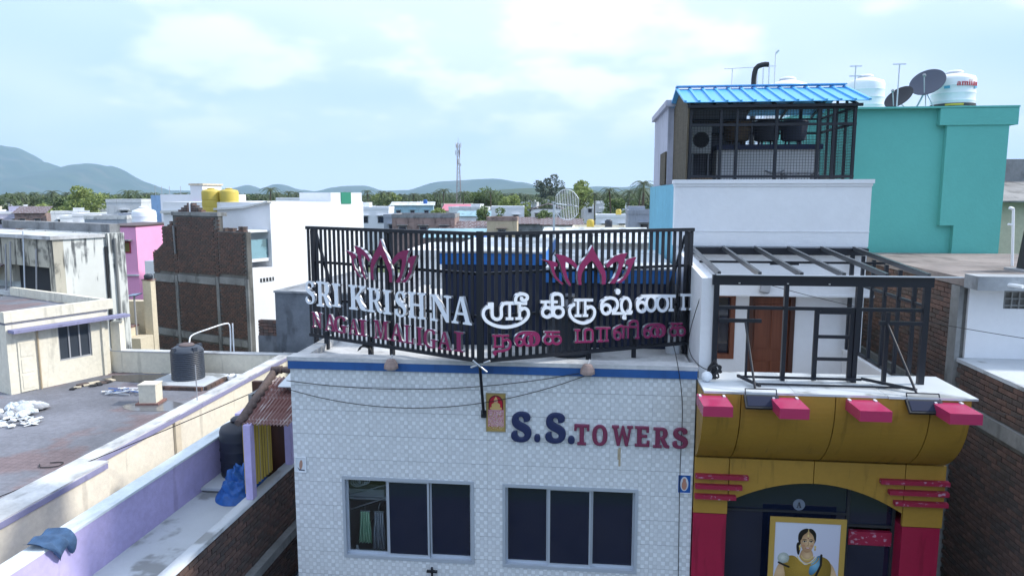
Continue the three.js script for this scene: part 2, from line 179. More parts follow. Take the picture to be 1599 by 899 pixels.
const SIGN_TM = [[[[0.147,0.389],[0.398,0.371]],[[0.188,0.386],[0.187,0.231]],[[0.302,0.378],[0.301,0.232]],[[0.161,0.23],[0.324,0.22]],[[0.301,0.303],[0.376,0.316],[0.416,0.262],[0.391,0.192],[0.309,0.165],[0.175,0.158],[0.202,0.111]]],[[[0.613,0.261],[0.608,0.283],[0.593,0.301],[0.572,0.311],[0.55,0.313],[0.529,0.305],[0.515,0.289],[0.51,0.269],[0.515,0.247],[0.529,0.229],[0.55,0.218],[0.573,0.216],[0.593,0.224],[0.608,0.24],[0.613,0.261]],[[0.504,0.266],[0.501,0.324],[0.541,0.378],[0.625,0.398],[0.777,0.387],[0.839,0.349],[0.855,0.283],[0.827,0.227],[0.772,0.206]],[[0.747,0.284],[0.741,0.319],[0.724,0.349],[0.699,0.366],[0.672,0.368],[0.648,0.354],[0.631,0.327],[0.625,0.293],[0.631,0.258],[0.648,0.228],[0.672,0.211],[0.7,0.209],[0.724,0.223],[0.741,0.249],[0.747,0.284]],[[0.818,0.279],[0.813,0.312],[0.798,0.339],[0.777,0.355],[0.754,0.356],[0.733,0.344],[0.718,0.319],[0.713,0.286],[0.719,0.254],[0.733,0.226],[0.754,0.21],[0.778,0.208],[0.798,0.221],[0.813,0.246],[0.818,0.279]]],[[[0.94,0.384],[1.183,0.367]],[[1.065,0.375],[1.066,0.203]],[[0.979,0.381],[0.979,0.323]],[[1.066,0.262],[1.059,0.287],[1.042,0.309],[1.016,0.322],[0.989,0.324],[0.964,0.315],[0.946,0.296],[0.94,0.271],[0.947,0.245],[0.964,0.224],[0.989,0.211],[1.017,0.208],[1.042,0.218],[1.06,0.237],[1.066,0.262]],[[1.197,0.252],[1.19,0.278],[1.171,0.3],[1.144,0.313],[1.115,0.315],[1.088,0.306],[1.07,0.287],[1.064,0.262],[1.071,0.236],[1.089,0.214],[1.116,0.201],[1.145,0.199],[1.172,0.208],[1.19,0.227],[1.197,0.252]],[[0.951,0.325],[1.183,0.308]]],[[[1.414,0.38],[1.511,0.373]],[[1.462,0.377],[1.465,0.199]],[[1.421,0.203],[1.709,0.19]],[[1.586,0.193],[1.584,0.348],[1.616,0.375],[1.673,0.371],[1.705,0.336],[1.711,0.19]]],[[[1.759,0.386],[2.008,0.369]],[[1.841,0.38],[1.845,0.186]],[[1.795,0.189],[1.89,0.182]],[[1.943,0.373],[1.946,0.184]],[[1.903,0.187],[1.983,0.181]]],[[[2.184,0.242],[2.178,0.266],[2.163,0.286],[2.141,0.298],[2.117,0.3],[2.095,0.291],[2.081,0.273],[2.076,0.25],[2.082,0.226],[2.097,0.206],[2.119,0.194],[2.143,0.192],[2.165,0.201],[2.179,0.219],[2.184,0.242]],[[2.073,0.241],[2.074,0.336],[2.142,0.378],[2.219,0.373],[2.226,0.193]],[[2.304,0.367],[2.308,0.19]],[[2.219,0.373],[2.468,0.356]],[[2.331,0.368],[2.33,0.426],[2.398,0.449],[2.466,0.417],[2.472,0.191]],[[2.429,0.191],[2.505,0.188]]],[[[2.703,0.232],[2.697,0.255],[2.68,0.275],[2.658,0.286],[2.633,0.288],[2.61,0.28],[2.595,0.262],[2.59,0.24],[2.597,0.217],[2.613,0.198],[2.635,0.186],[2.66,0.184],[2.683,0.193],[2.698,0.21],[2.703,0.232]],[[2.584,0.231],[2.592,0.323],[2.65,0.365],[2.737,0.374],[2.861,0.366],[2.937,0.327],[2.954,0.248],[2.913,0.183]],[[2.836,0.257],[2.829,0.289],[2.81,0.316],[2.784,0.333],[2.756,0.334],[2.731,0.322],[2.714,0.297],[2.709,0.266],[2.716,0.233],[2.734,0.206],[2.76,0.19],[2.789,0.188],[2.814,0.2],[2.831,0.225],[2.836,0.257]],[[2.918,0.251],[2.911,0.284],[2.895,0.311],[2.871,0.327],[2.846,0.328],[2.824,0.316],[2.809,0.291],[2.804,0.259],[2.811,0.226],[2.827,0.199],[2.851,0.183],[2.876,0.181],[2.898,0.194],[2.914,0.219],[2.918,0.251]]],[[[3.05,0.366],[3.275,0.351]],[[3.175,0.358],[3.182,0.176]],[[3.094,0.363],[3.096,0.304]],[[3.181,0.232],[3.174,0.259],[3.154,0.281],[3.126,0.294],[3.095,0.296],[3.068,0.287],[3.05,0.267],[3.044,0.242],[3.051,0.216],[3.071,0.194],[3.099,0.18],[3.13,0.178],[3.157,0.188],[3.175,0.207],[3.181,0.232]],[[3.316,0.229],[3.308,0.257],[3.288,0.28],[3.26,0.294],[3.229,0.296],[3.202,0.286],[3.183,0.266],[3.177,0.239],[3.185,0.211],[3.205,0.188],[3.233,0.174],[3.264,0.172],[3.292,0.182],[3.31,0.202],[3.316,0.229]],[[3.06,0.306],[3.286,0.294]]]];
const SIGN_dot = [2.122,0.906];
const SIGN_SS = [['S',-1.08,-0.78,5.92,6.38],['.',-0.74,-0.65,5.93,6.05],['S',-0.58,-0.28,5.92,6.38],['.',-0.25,-0.15,5.92,6.04],['T',-0.16,0.06,5.91,6.22],['O',0.1,0.32,5.91,6.22],['W',0.38,0.68,5.92,6.22],['E',0.71,0.92,5.92,6.22],['R',0.97,1.2,5.91,6.21],['S',1.24,1.46,5.91,6.22]];

// ---------- ground ----------
structure('ground', metre(new THREE.PlaneGeometry(17600, 17600).rotateX(-Math.PI / 2)), M.ground);
structure('street', B(-60, 60, 0.004, 0.01, 1.2, 11), M.asphalt);

// a wall of single bricks in a vertical plane; the ones that show largest are parts, the rest one joined part
const CAM = new THREE.Vector3(0, 9.5, 10);
function brickSkin(parent, toWorld, cells, mats, limit, along) {
  const ranked = cells.map((c) => ({ c, d: CAM.distanceTo(toWorld(c)) })).sort((a, b) => a.d - b.d), rest = mats.map(() => []), cache = {};
  ranked.forEach(({ c }, n) => {
    const k = Math.floor(hash(Math.round(c.p[0] * 100), Math.round(c.p[1] * 100 + c.p[2] * 31), 3) * mats.length) % mats.length;
    const key = c.w.toFixed(3) + '|' + c.h.toFixed(3) + '|' + k;
    const make = () => along === 'z' ? B(-0.02, 0.02, -c.h / 2, c.h / 2, -c.w / 2, c.w / 2) : B(-c.w / 2, c.w / 2, -c.h / 2, c.h / 2, -0.02, 0.02);
    if (n < limit) { const g = (cache[key] ??= make()); const o = part(parent, 'brick', g, mats[k]); o.position.set(...c.p); } else rest[k].push(make().translate(...c.p));
  });
  const all = rest.filter((r) => r.length);
  rest.forEach((r, k) => { if (r.length) { const o = part(parent, 'brickwork', r, mats[k]); o.userData.kind = 'stuff'; } });
  return all.length;
}
function courses(u0, u1, y0, y1, place, keep = () => true, bw = 0.225, bh = 0.068, gap = 0.014, seed = 1) {
  const out = []; let r = 0;
  for (let y = y0; y + bh < y1; y += bh + gap, r++) for (let u = u0 - (r % 2 ? (bw + gap) / 2 : 0); u < u1; u += bw + gap) {
    const a = Math.max(u, u0), b = Math.min(u + bw, u1); if (b - a < 0.04 || !keep((a + b) / 2, y + bh / 2)) continue;
    out.push({ p: place((a + b) / 2, y + bh / 2, (hash(r, Math.round(u * 50), seed) - 0.5) * 0.012), w: b - a, h: bh });
  }
  return out;
}

// ---------- the tiled building ----------
const TB = thing('tiled_building', 'white mosaic tiled building with blue roof band and two wide sliding windows', 'building', [-1.435, 0, 0]);
{
  const X = (g) => inset(g, [-1.435, 0, 0]), x0 = -4.42, x1 = 1.55;
  const win = [[-3.67, -1.64, 3.97, 5.27], [-1.21, 0.78, 3.955, 5.255]];
  const wallParts = [];
  const W = (a, b, c, d, e, f) => wallParts.push(X(B(a, b, c, d, e, f)));
  W(x0, win[0][0], 0, 6.86, -0.25, -0.03); W(win[0][1], win[1][0], 0, 6.86, -0.25, -0.03); W(win[1][1], x1, 0, 6.86, -0.25, -0.03);
  for (const w of win) { W(w[0], w[1], 0, w[2], -0.25, -0.03); W(w[0], w[1], w[3], 6.86, -0.25, -0.03); }
  W(x0, x0 + 0.2, 0, 6.86, -9, -0.25); W(x1 - 0.2, x1, 0, 6.86, -9, -0.25); W(x0 + 0.2, x1 - 0.2, 0, 6.86, -9, -8.8);
  part(TB, 'wall', wallParts, M.white);
  part(TB, 'room_floor', X(B(x0 + 0.2, x1 - 0.2, 2.9, 3.05, -4.4, -0.25)), M.room); part(TB, 'room_partition', X(B(x0 + 0.2, x1 - 0.2, 3.05, 6.7, -4.4, -4.2)), M.room);
  part(TB, 'roof_slab', X(B(x0, x1, 6.86, 7.0, -9, -0.03)), M.coping);
  part(TB, 'roof_band', X(B(x0 - 0.02, x1 + 0.01, 6.93, 7.05, -0.03 + 0.002, 0.03)), M.blueBand);
  part(TB, 'coping', X(B(x0 - 0.03, x1 + 0.02, 7.05, 7.11, -0.24, 0.035)), M.coping);
  part(TB, 'parapet', [X(B(x0, x0 + 0.2, 7.002, 7.10, -9, -0.25)), X(B(x0, x1, 7.002, 7.5, -9, -8.8))], M.coping);
  // tiles, cut round the windows
  const tw = 0.597, th = 0.375, g = 0.002, cache = {}; let n = 0;
  for (let r = 0; r < 19; r++) for (let c = 0; c < 10; c++) {
    const a = x0 + c * tw, b = a + tw, yb = 6.295 - (r - 1) * th - th + (r === 0 ? th : 0) - (r === 0 ? 0 : 0), y0 = r === 0 ? 6.67 : 6.67 - r * th, y1 = r === 0 ? 6.928 : y0 + th;
    if (y1 < 0.1) continue;
    let rects = [[a, b, Math.max(y0, 0.02), y1]];
    for (const w of win) rects = rects.flatMap(([p, q, s, t]) => {
      if (p >= w[1] || q <= w[0] || s >= w[3] || t <= w[2]) return [[p, q, s, t]];
      const o = []; if (p < w[0]) o.push([p, w[0], s, t]); if (q > w[1]) o.push([w[1], q, s, t]);
      const pp = Math.max(p, w[0]), qq = Math.min(q, w[1]); if (s < w[2]) o.push([pp, qq, s, w[2]]); if (t > w[3]) o.push([pp, qq, w[3], t]); return o;
    });
    for (const [p, q, s, t] of rects) {
      if (q - p < 0.015 || t - s < 0.015) continue;
      const ou = (p - a) / tw * 0.5 + 0.5 * (hash(c, r, 5) > 0.5), ov = (s - y0) / th * 0.5 + 0.5 * (hash(c, r, 6) > 0.5), w = q - p - 0.0015, h = t - s - 0.004;
      const key = [w, h, ou, ov].map((v) => v.toFixed(3)).join();
      const geo = (cache[key] ??= (() => { const q2 = new THREE.BoxGeometry(w, h, 0.026).toNonIndexed(), P = q2.attributes.position, U = q2.attributes.uv; for (let i = 0; i < P.count; i++) U.setXY(i, ou + (P.getX(i) + w / 2) / tw * 0.5, ov + (P.getY(i) + h / 2) / th * 0.5); return q2; })());
      const m = part(TB, 'tile', geo, M.tile); m.position.set((p + q) / 2 + 1.435, (s + t) / 2, -0.014 + (hash(n, 1, 4) - 0.5) * 0.003); n++;
    }
  }
  // sliding windows, three panes each
  win.forEach((w, k) => {
    const f = 0.045, o = part(TB, 'window', [X(B(w[0], w[1], w[2], w[2] + f, -0.14, 0.012)), X(B(w[0], w[1], w[3] - f, w[3], -0.14, 0.012)), X(B(w[0], w[0] + f, w[2] + f, w[3] - f, -0.14, 0.012)), X(B(w[1] - f, w[1], w[2] + f, w[3] - f, -0.14, 0.012))], M.alu);
    const pw = (w[1] - w[0] - 2 * f) / 3;
    for (let i = 0; i < 3; i++) {
      const a = w[0] + f + i * pw + (i ? 0.002 : 0), b = w[0] + f + (i + 1) * pw, z = i === 1 ? -0.035 : i === 2 && k === 0 ? -0.085 : -0.083, s = 0.028;
      part(o, 'sash', [X(B(a, b, w[2] + f, w[2] + f + s + 0.01, z - 0.015, z + 0.015)), X(B(a, b, w[3] - f - s, w[3] - f, z - 0.015, z + 0.015)), X(B(a, a + s, w[2] + f + s + 0.01, w[3] - f - s, z - 0.015, z + 0.015)), X(B(b - s, b, w[2] + f + s + 0.01, w[3] - f - s, z - 0.015, z + 0.015))], M.alu);
      part(o, 'pane', X(B(a + s, b - s, w[2] + f + s + 0.01, w[3] - f - s, z - 0.003, z + 0.003)), k === 0 && i === 0 ? M.clearGlass : M.darkGlass, k === 0 && i === 0 ? 'clear pane showing hung clothes inside' : undefined);
    }
  });
}
part(TB, 'rust_stain', [inset(B(0.485, 0.515, 5.60, 5.88, -0.001, 0.0015), [-1.435, 0, 0]), inset(B(0.47, 0.49, 5.70, 5.86, -0.001, 0.001), [-1.435, 0, 0])], mat([0.56, 0.47, 0.33], 0.7, { map: T.grain }), 'faint ochre drip stain under the letters');
// behind the clear pane
{
  const rail = single('clothes_rail', 'thin metal rail crossing inside the clear window pane', 'rail', [rod([-4.1, 4.30, -0.7], [-2.6, 4.85, -0.75], 0.012), rod([-4.1, 4.62, -0.55], [-2.7, 5.05, -0.6], 0.010)], M.steelPipe);
  const cloth = (name, label, x, c1, c2, w, h) => {
    const t = tex(128, 8, [0.09, 0.09], (u) => (Math.sin(u * 6.283 * 2) > 0.2 ? c1 : c2)), rows = [];
    for (let i = 0; i <= 8; i++) { const r = []; for (let j = 0; j <= 16; j++) { const u = j / 16 - 0.5, v = i / 8; r.push([x + u * w * (0.75 + 0.35 * v), 4.42 - v * h, -0.62 + 0.025 * Math.sin(j * 1.7) * (0.4 + v) + 0.01 * Math.sin(i)]); } rows.push(r); }
    const back = rows.map((r) => r.map(([a, b, c]) => [a, b, c - 0.03]).reverse()), edge = [rows.map((r) => r[16]), back.map((r) => r[0])], edge2 = [back.map((r) => r[16]), rows.map((r) => r[0])];
    const th = thing(name, label, 'garment', [0, 0, 0], 0, 'clothes hung in the window');
    part(th, 'fabric', [metre(quadStrip(rows)), metre(quadStrip(back)), metre(quadStrip(edge)), metre(quadStrip(edge2))], mat([1, 1, 1], 0.95, { map: t, side: THREE.DoubleSide }));
    part(th, 'hanger', [rod([x - 0.09, 4.43, -0.635], [x + 0.09, 4.43, -0.635], 0.006), tube([[x, 4.43, -0.635], [x, 4.52, -0.64], [x + 0.02, 4.57, -0.66]], 0.004, 8)], M.steelPipe);
  };
  cloth('hung_garment', 'pale green striped garment hanging behind the clear window pane', -3.53, [0.80, 0.95, 0.80], [0.48, 0.66, 0.52], 0.20, 0.52);
  cloth('hung_garment', 'grey striped garment hanging beside the pale green one in the window', -3.30, [0.74, 0.75, 0.78], [0.40, 0.43, 0.47], 0.20, 0.62);
  single('cable_coil', 'pale coiled cable hanging high inside the clear window pane', 'cable', tube(Array.from({ length: 30 }, (_, i) => [-3.62 + 0.09 * Math.cos(i * 0.9) + i * 0.004, 4.98 + 0.07 * Math.sin(i * 0.9), -0.45 - i * 0.004]), 0.009, 120), M.paper);
  single('light_bulb', 'small round white bulb behind the lower part of the clear pane', 'bulb', [new THREE.SphereGeometry(0.045, 16, 12).translate(-3.60, 3.86, -0.4).toNonIndexed(), rod([-3.60, 3.89, -0.4], [-3.60, 3.96, -0.4], 0.018)], M.paper);
  single('inner_shelf', 'dark shelf board with a pale bundle inside the window', 'shelf', [B(-4.1, -2.7, 4.50, 4.53, -1.2, -0.9), B(-3.95, -3.3, 4.531, 4.66, -1.15, -0.95)], M.paper);
}

// name letters on the facade
const font = await new FontLoader().loadAsync('fonts/droid/droid_serif_bold.typeface.json');
function glyph(ch, [u0, u1, v0, v1], depth, z, fat = 0) {         // one letter, fitted to its box
  const g = new TextGeometry(ch, { font, size: 1, depth, curveSegments: 6, bevelEnabled: fat > 0, bevelSize: fat, bevelThickness: 0.004, bevelSegments: 1 }); g.computeBoundingBox(); const b = g.boundingBox;
  g.translate(-b.min.x, -b.min.y, 0).scale((u1 - u0) / (b.max.x - b.min.x), (v1 - v0) / (b.max.y - b.min.y), 1).translate(u0, v0, z); return g;
}
{
  const t = thing('name_lettering', 'raised navy and wine letters spelling S.S. TOWERS on the tiled facade', 'lettering', [0.19, 5.91, 0]);
  SIGN_SS.forEach(([c, a, b, y0, y1], i) => part(t, 'letter', inset(glyph(c, [a, b, y0, y1], 0.03, 0.012, i < 4 ? 0.045 : 0.03), [0.19, 5.91, 0]), i < 4 ? M.navy : M.wine));
}

// ---------- rooftop sign: two slatted panels meeting in a corner over the facade ----------
{
  const L = [-4.57, -1.2], C = [-1.47, 0.4], R = [1.62, -1.2], y0 = 7.18, y1 = 9.0;
  const sign = thing('rooftop_sign', 'black slatted corner sign with lotus emblems and white and magenta lettering', 'sign', [-1.47, 7.0, -0.4]);
  const panel = (a, b) => {                           // local frame: u along the panel, v up, w out of it
    const d = [b[0] - a[0], b[1] - a[1]], len = Math.hypot(...d), m = new THREE.Matrix4().makeRotationY(-Math.atan2(d[1], d[0])).setPosition(a[0] + 1.47, y0 - 7.0, a[1] + 0.4);
    return { len, put: (g) => g.applyMatrix4(m) };
  };
  const pans = [panel(L, C), panel(C, R)], H = y1 - y0;
  pans.forEach(({ len, put }, k) => {
    const n = k ? 33 : 34, pitch = (len - 0.06) / n;
    for (let i = 0; i <= n; i++) { const u = 0.03 + i * pitch; part(sign, 'slat', put(B(u - 0.0265, u + 0.0265, 0.05, H - 0.05, -0.006, 0.006)), M.black); }
    part(sign, 'top_rail', put(B(0.0, len, H - 0.05, H, -0.03, 0.03)), M.black); part(sign, 'bottom_rail', put(B(0.0, len, 0, 0.05, -0.03, 0.03)), M.black);
    for (const v of [0.62, 1.22]) part(sign, 'back_rail', put(B(0.06, len - 0.06, v, v + 0.04, -0.062, -0.022)), M.black);
    for (const u of k ? [len - 0.03, len * 0.5] : [0.03, len * 0.5]) part(sign, 'post', put(B(u - 0.03, u + 0.03, -0.17, H - 0.06, -0.125, -0.065)), M.black);
    for (const [u, s] of k ? [[len - 0.05, -1]] : [[0.05, 1]]) part(sign, 'brace', put(bar([u, H - 0.12, -0.15], [u + s * 0.42, 0.05, -0.3], 0.04)), M.black);
  });
  part(sign, 'corner_post', B(-0.045, 0.045, 0.18, 2.01, 0.74, 0.83), M.black);
  part(sign, 'support_rod', [rod([-0.01, 0.16, 0.80], [-0.01, -0.67, 0.445], 0.022), B(-0.05, 0.03, -0.73, -0.62, 0.415, 0.44)], M.black);
  part(sign, 'bracket', [rod([-0.14, 0.10, 0.76], [0.14, 0.22, 0.84], 0.014), rod([-0.1, 0.22, 0.84], [0.09, 0.05, 0.80], 0.014)], M.steelPipe);
  for (const [x, z] of [[-2.75, -0.62], [-1.9, -0.25], [2.2, -0.55]]) part(sign, 'foot_post', B(x - 0.035, x + 0.035, 0.002, 0.30, z - 0.035, z + 0.035), M.black);
  const two = (face) => [face, M.silver];
  const put = (k, name, geo, face) => part(sign, name, pans[k].put(geo), two(face));
  SIGN_W.forEach(([c, a, b, v0, v1]) => put(0, 'letter', glyph(c, [a, b, v0, v1], 0.05, 0.035), M.letterWhite));
  SIGN_G.forEach(([c, a, b, v0, v1]) => put(0, 'letter', glyph(c, [a, b, v0, v1], 0.05, 0.035), M.magenta));
  // strokes with round ends for the other script
  const stroke = (pts, r) => {
    const P = pts.map((p) => new THREE.Vector2(...p)), closed = P.length > 3 && P[0].distanceTo(P[P.length - 1]) < 0.012;
    let C = P; if (P.length > 2) { const q = closed ? P.slice(0, -1) : P; C = new THREE.SplineCurve(closed ? [...q, q[0]] : q).getPoints(q.length * 4); }
    const n = C.length, lf = [], rt = [];
    for (let i = 0; i < n; i++) { const a = C[closed ? (i - 1 + n - 1) % (n - 1) : Math.max(i - 1, 0)], b = C[closed ? (i + 1) % (n - 1) : Math.min(i + 1, n - 1)], d = b.clone().sub(a).normalize(); lf.push(new THREE.Vector2(C[i].x - d.y * r, C[i].y + d.x * r)); rt.push(new THREE.Vector2(C[i].x + d.y * r, C[i].y - d.x * r)); }
    if (closed) { const A = Math.abs(THREE.ShapeUtils.area(lf)) > Math.abs(THREE.ShapeUtils.area(rt)), s = new THREE.Shape(A ? lf : rt); s.holes.push(new THREE.Path(A ? rt : lf)); return s; }
    return new THREE.Shape([...lf, ...rt.reverse()]);
  };
  const script = (glyphs, r, face) => glyphs.forEach((strokes) => {
    const list = strokes.map((s, i) => { const bx = s.length === 2; return new THREE.ExtrudeGeometry(stroke(s, bx ? r * 0.85 : r), { depth: 0.05 + i * 0.0011, bevelEnabled: false }).translate(0, 0, 0.035 - i * 0.0002); });
    const caps = [], sides = []; for (const g of list) { const q = g.index ? g.toNonIndexed() : g; for (const gr of g.groups) { const sub = new THREE.BufferGeometry(); for (const k of ['position', 'normal', 'uv']) sub.setAttribute(k, new THREE.BufferAttribute(q.attributes[k].array.slice(gr.start * q.attributes[k].itemSize, (gr.start + gr.count) * q.attributes[k].itemSize), q.attributes[k].itemSize)); (gr.materialIndex ? sides : caps).push(sub); } }
    const a = mergeGeometries(caps), b = mergeGeometries(sides), g = mergeGeometries([a, b], true); put(1, 'letter', g, face);
  });
  script(SIGN_TW, 0.0235, M.letterWhite); script(SIGN_TM, 0.0185, M.magenta);
  put(1, 'letter', new THREE.ExtrudeGeometry(new THREE.Shape(new THREE.EllipseCurve(SIGN_dot[0], SIGN_dot[1], 0.042, 0.045).getPoints(20)), { depth: 0.05, bevelEnabled: false }).translate(0, 0, 0.035), M.letterWhite);
  // lotus petals
  const flat = SIGN_lotus.flat(), bx = [Math.min(...flat.map((p) => p[0])), Math.max(...flat.map((p) => p[0])), Math.min(...flat.map((p) => p[1])), Math.max(...flat.map((p) => p[1]))];
  SIGN_lotus.forEach((pts) => {
    const smooth = (q) => new THREE.Shape(q.map((p) => new THREE.Vector2(...p)));
    put(1, 'petal', new THREE.ExtrudeGeometry(smooth(pts), { depth: 0.06, bevelEnabled: false }).translate(0, 0, 0.03), M.magenta);
    const q = pts.map(([u, v]) => [SIGN_lotusL[0] + (u - bx[0]) / (bx[1] - bx[0]) * (SIGN_lotusL[1] - SIGN_lotusL[0]), SIGN_lotusL[2] + (v - bx[2]) / (bx[3] - bx[2]) * (SIGN_lotusL[3] - SIGN_lotusL[2])]);
    put(0, 'petal', new THREE.ExtrudeGeometry(smooth(q), { depth: 0.06, bevelEnabled: false }).translate(0, 0, 0.03), M.magenta);
  });
}
// small things on the tiled facade
function printTex(w, h, draw) { const c = document.createElement('canvas'); c.width = w; c.height = h; draw(c.getContext('2d'), w, h); const t = new THREE.CanvasTexture(c); t.colorSpace = THREE.SRGBColorSpace; return t; }
function poster(name, label, [x0, x1, y0, y1], z, draw, frame, fw) {
  const t = thing(name, label, 'picture', [(x0 + x1) / 2, y0, z]), w = x1 - x0, h = y1 - y0;
  part(t, 'frame', [B(-w / 2, w / 2, 0, fw, 0, 0.02), B(-w / 2, w / 2, h - fw, h, 0, 0.02), B(-w / 2, -w / 2 + fw, fw, h - fw, 0, 0.02), B(w / 2 - fw, w / 2, fw, h - fw, 0, 0.02)], frame);
  const g = new THREE.BoxGeometry(w - 2 * fw, h - 2 * fw, 0.008).translate(0, h / 2, 0.006);
  part(t, 'print', g, mat([0.82, 0.82, 0.82], 0.35, { map: printTex(512, Math.round(512 * h / w), draw) })); return t;
}
poster('devotional_picture', 'gold and red picture of a seated ornate figure beside the navy letters', [-1.45, -1.16, 6.06, 6.64], 0.002, (c, w, h) => {
  c.fillStyle = '#b59a5c'; c.fillRect(0, 0, w, h); c.fillStyle = '#8c7a3c'; for (let i = 0; i < 240; i++) c.fillRect(hash(i, 1, 1) * w, hash(i, 2, 1) * h, 12, 10);
  c.fillStyle = '#6a2030'; c.beginPath(); c.arc(w / 2, h * 0.24, w * 0.41, Math.PI, 0); c.lineTo(w * 0.91, h * 0.43); c.lineTo(w * 0.09, h * 0.43); c.fill();
  c.fillStyle = '#c01c3c'; c.beginPath(); c.arc(w / 2, h * 0.25, w * 0.35, Math.PI, 0); c.lineTo(w * 0.85, h * 0.43); c.lineTo(w * 0.15, h * 0.43); c.fill();
  c.fillStyle = '#e2c37a'; c.beginPath(); c.moveTo(w * 0.5, h * 0.07); c.lineTo(w * 0.62, h * 0.17); c.lineTo(w * 0.38, h * 0.17); c.fill();
  c.fillStyle = '#d9a58c'; c.beginPath(); c.ellipse(w / 2, h * 0.2, w * 0.11, h * 0.05, 0, 0, 7); c.fill(); c.fillStyle = '#d8b878'; c.beginPath(); c.ellipse(w / 2, h * 0.31, w * 0.24, h * 0.075, 0, 0, 7); c.fill(); c.beginPath(); c.ellipse(w / 2, h * 0.39, w * 0.34, h * 0.05, 0, 0, 7); c.fill();
  c.fillStyle = '#c997a6'; c.fillRect(w * 0.06, h * 0.43, w * 0.88, h * 0.46);
  const col = ['#b08a3a', '#d9c58d', '#a8283c', '#e6d9d2', '#8f7a3c', '#cfa0a8']; for (let i = 0; i < 420; i++) { c.fillStyle = col[i % 6]; c.fillRect(w * (0.07 + 0.82 * hash(i, 3, 2)), h * (0.45 + 0.5 * hash(i, 4, 2)), 18, 14); }
}, mat([0.30, 0.24, 0.12], 0.4), 0.012);
poster('picture_tile', 'small white tile with folded hands print by the facade edge', [-4.39, -4.22, 5.31, 5.55], 0.002, (c, w, h) => {
  c.fillStyle = '#dfe6ee'; c.fillRect(0, 0, w, h); c.fillStyle = '#b08c7c'; c.beginPath(); c.ellipse(w * 0.5, h * 0.5, w * 0.17, h * 0.33, 0.12, 0, 7); c.fill(); c.fillStyle = '#8d6a60'; c.fillRect(w * 0.49, h * 0.2, 5, h * 0.55); c.fillStyle = '#2a3446'; c.beginPath(); c.moveTo(w * 0.12, h * 0.68); c.lineTo(w * 0.35, h * 0.82); c.lineTo(w * 0.9, h * 0.86); c.lineTo(w * 0.85, h * 0.93); c.lineTo(w * 0.3, h * 0.92); c.fill();
}, M.paper, 0.008);
poster('picture_tile', 'small blue tile with a standing figure print near the wine letters', [1.335, 1.525, 5.24, 5.52], 0.002, (c, w, h) => {
  c.fillStyle = '#1d5aa8'; c.fillRect(0, 0, w, h); c.fillStyle = '#d9dde4'; c.beginPath(); c.ellipse(w * 0.5, h * 0.5, w * 0.32, h * 0.4, 0, 0, 7); c.fill(); c.fillStyle = '#c08a76'; c.beginPath(); c.ellipse(w * 0.5, h * 0.3, w * 0.13, h * 0.11, 0, 0, 7); c.fill(); c.beginPath(); c.ellipse(w * 0.5, h * 0.58, w * 0.2, h * 0.26, 0, 0, 7); c.fill(); c.strokeStyle = '#8a4a40'; c.lineWidth = 6; c.stroke();
}, M.paper, 0.007);
for (const [x, label] of [[-2.86, 'weathered clay lamp shade on roof band under the English lettering'], [0.02, 'weathered clay lamp shade on roof band under the Tamil lettering']]) {
  const t = thing('facade_lamp', label, 'lamp', [x, 6.97, 0.04], x < -1 ? 0.35 : 0, 'lamps on the roof band');
  part(t, 'shade', [lathe([[0.015, 0.17], [0.06, 0.16], [0.10, 0.09], [0.105, 0.03], [0.095, 0.03], [0.05, 0.14], [0.015, 0.15]], [0, 0, 0.1], 16)], mat([0.40, 0.30, 0.27], 0.9, { map: T.grain })); part(t, 'lens', lathe([[0, 0], [0.07, 0.008], [0.085, 0.035], [0.04, 0.1], [0, 0.1]], [0, 0, 0.1], 16), M.grey); part(t, 'arm', rod([0, 0.15, 0.1], [0.03, 0.19, -0.06], 0.012), M.steelPipe);
}
single('cross_bracket', 'small black cross shaped bracket below the clothes window', 'bracket', [B(-2.295, -2.265, 3.55, 3.92, 0.06, 0.09), B(-2.36, -2.2, 3.84, 3.87, 0.055, 0.095), B(-2.295, -2.265, 3.55, 3.58, 0.0, 0.06)], M.black);

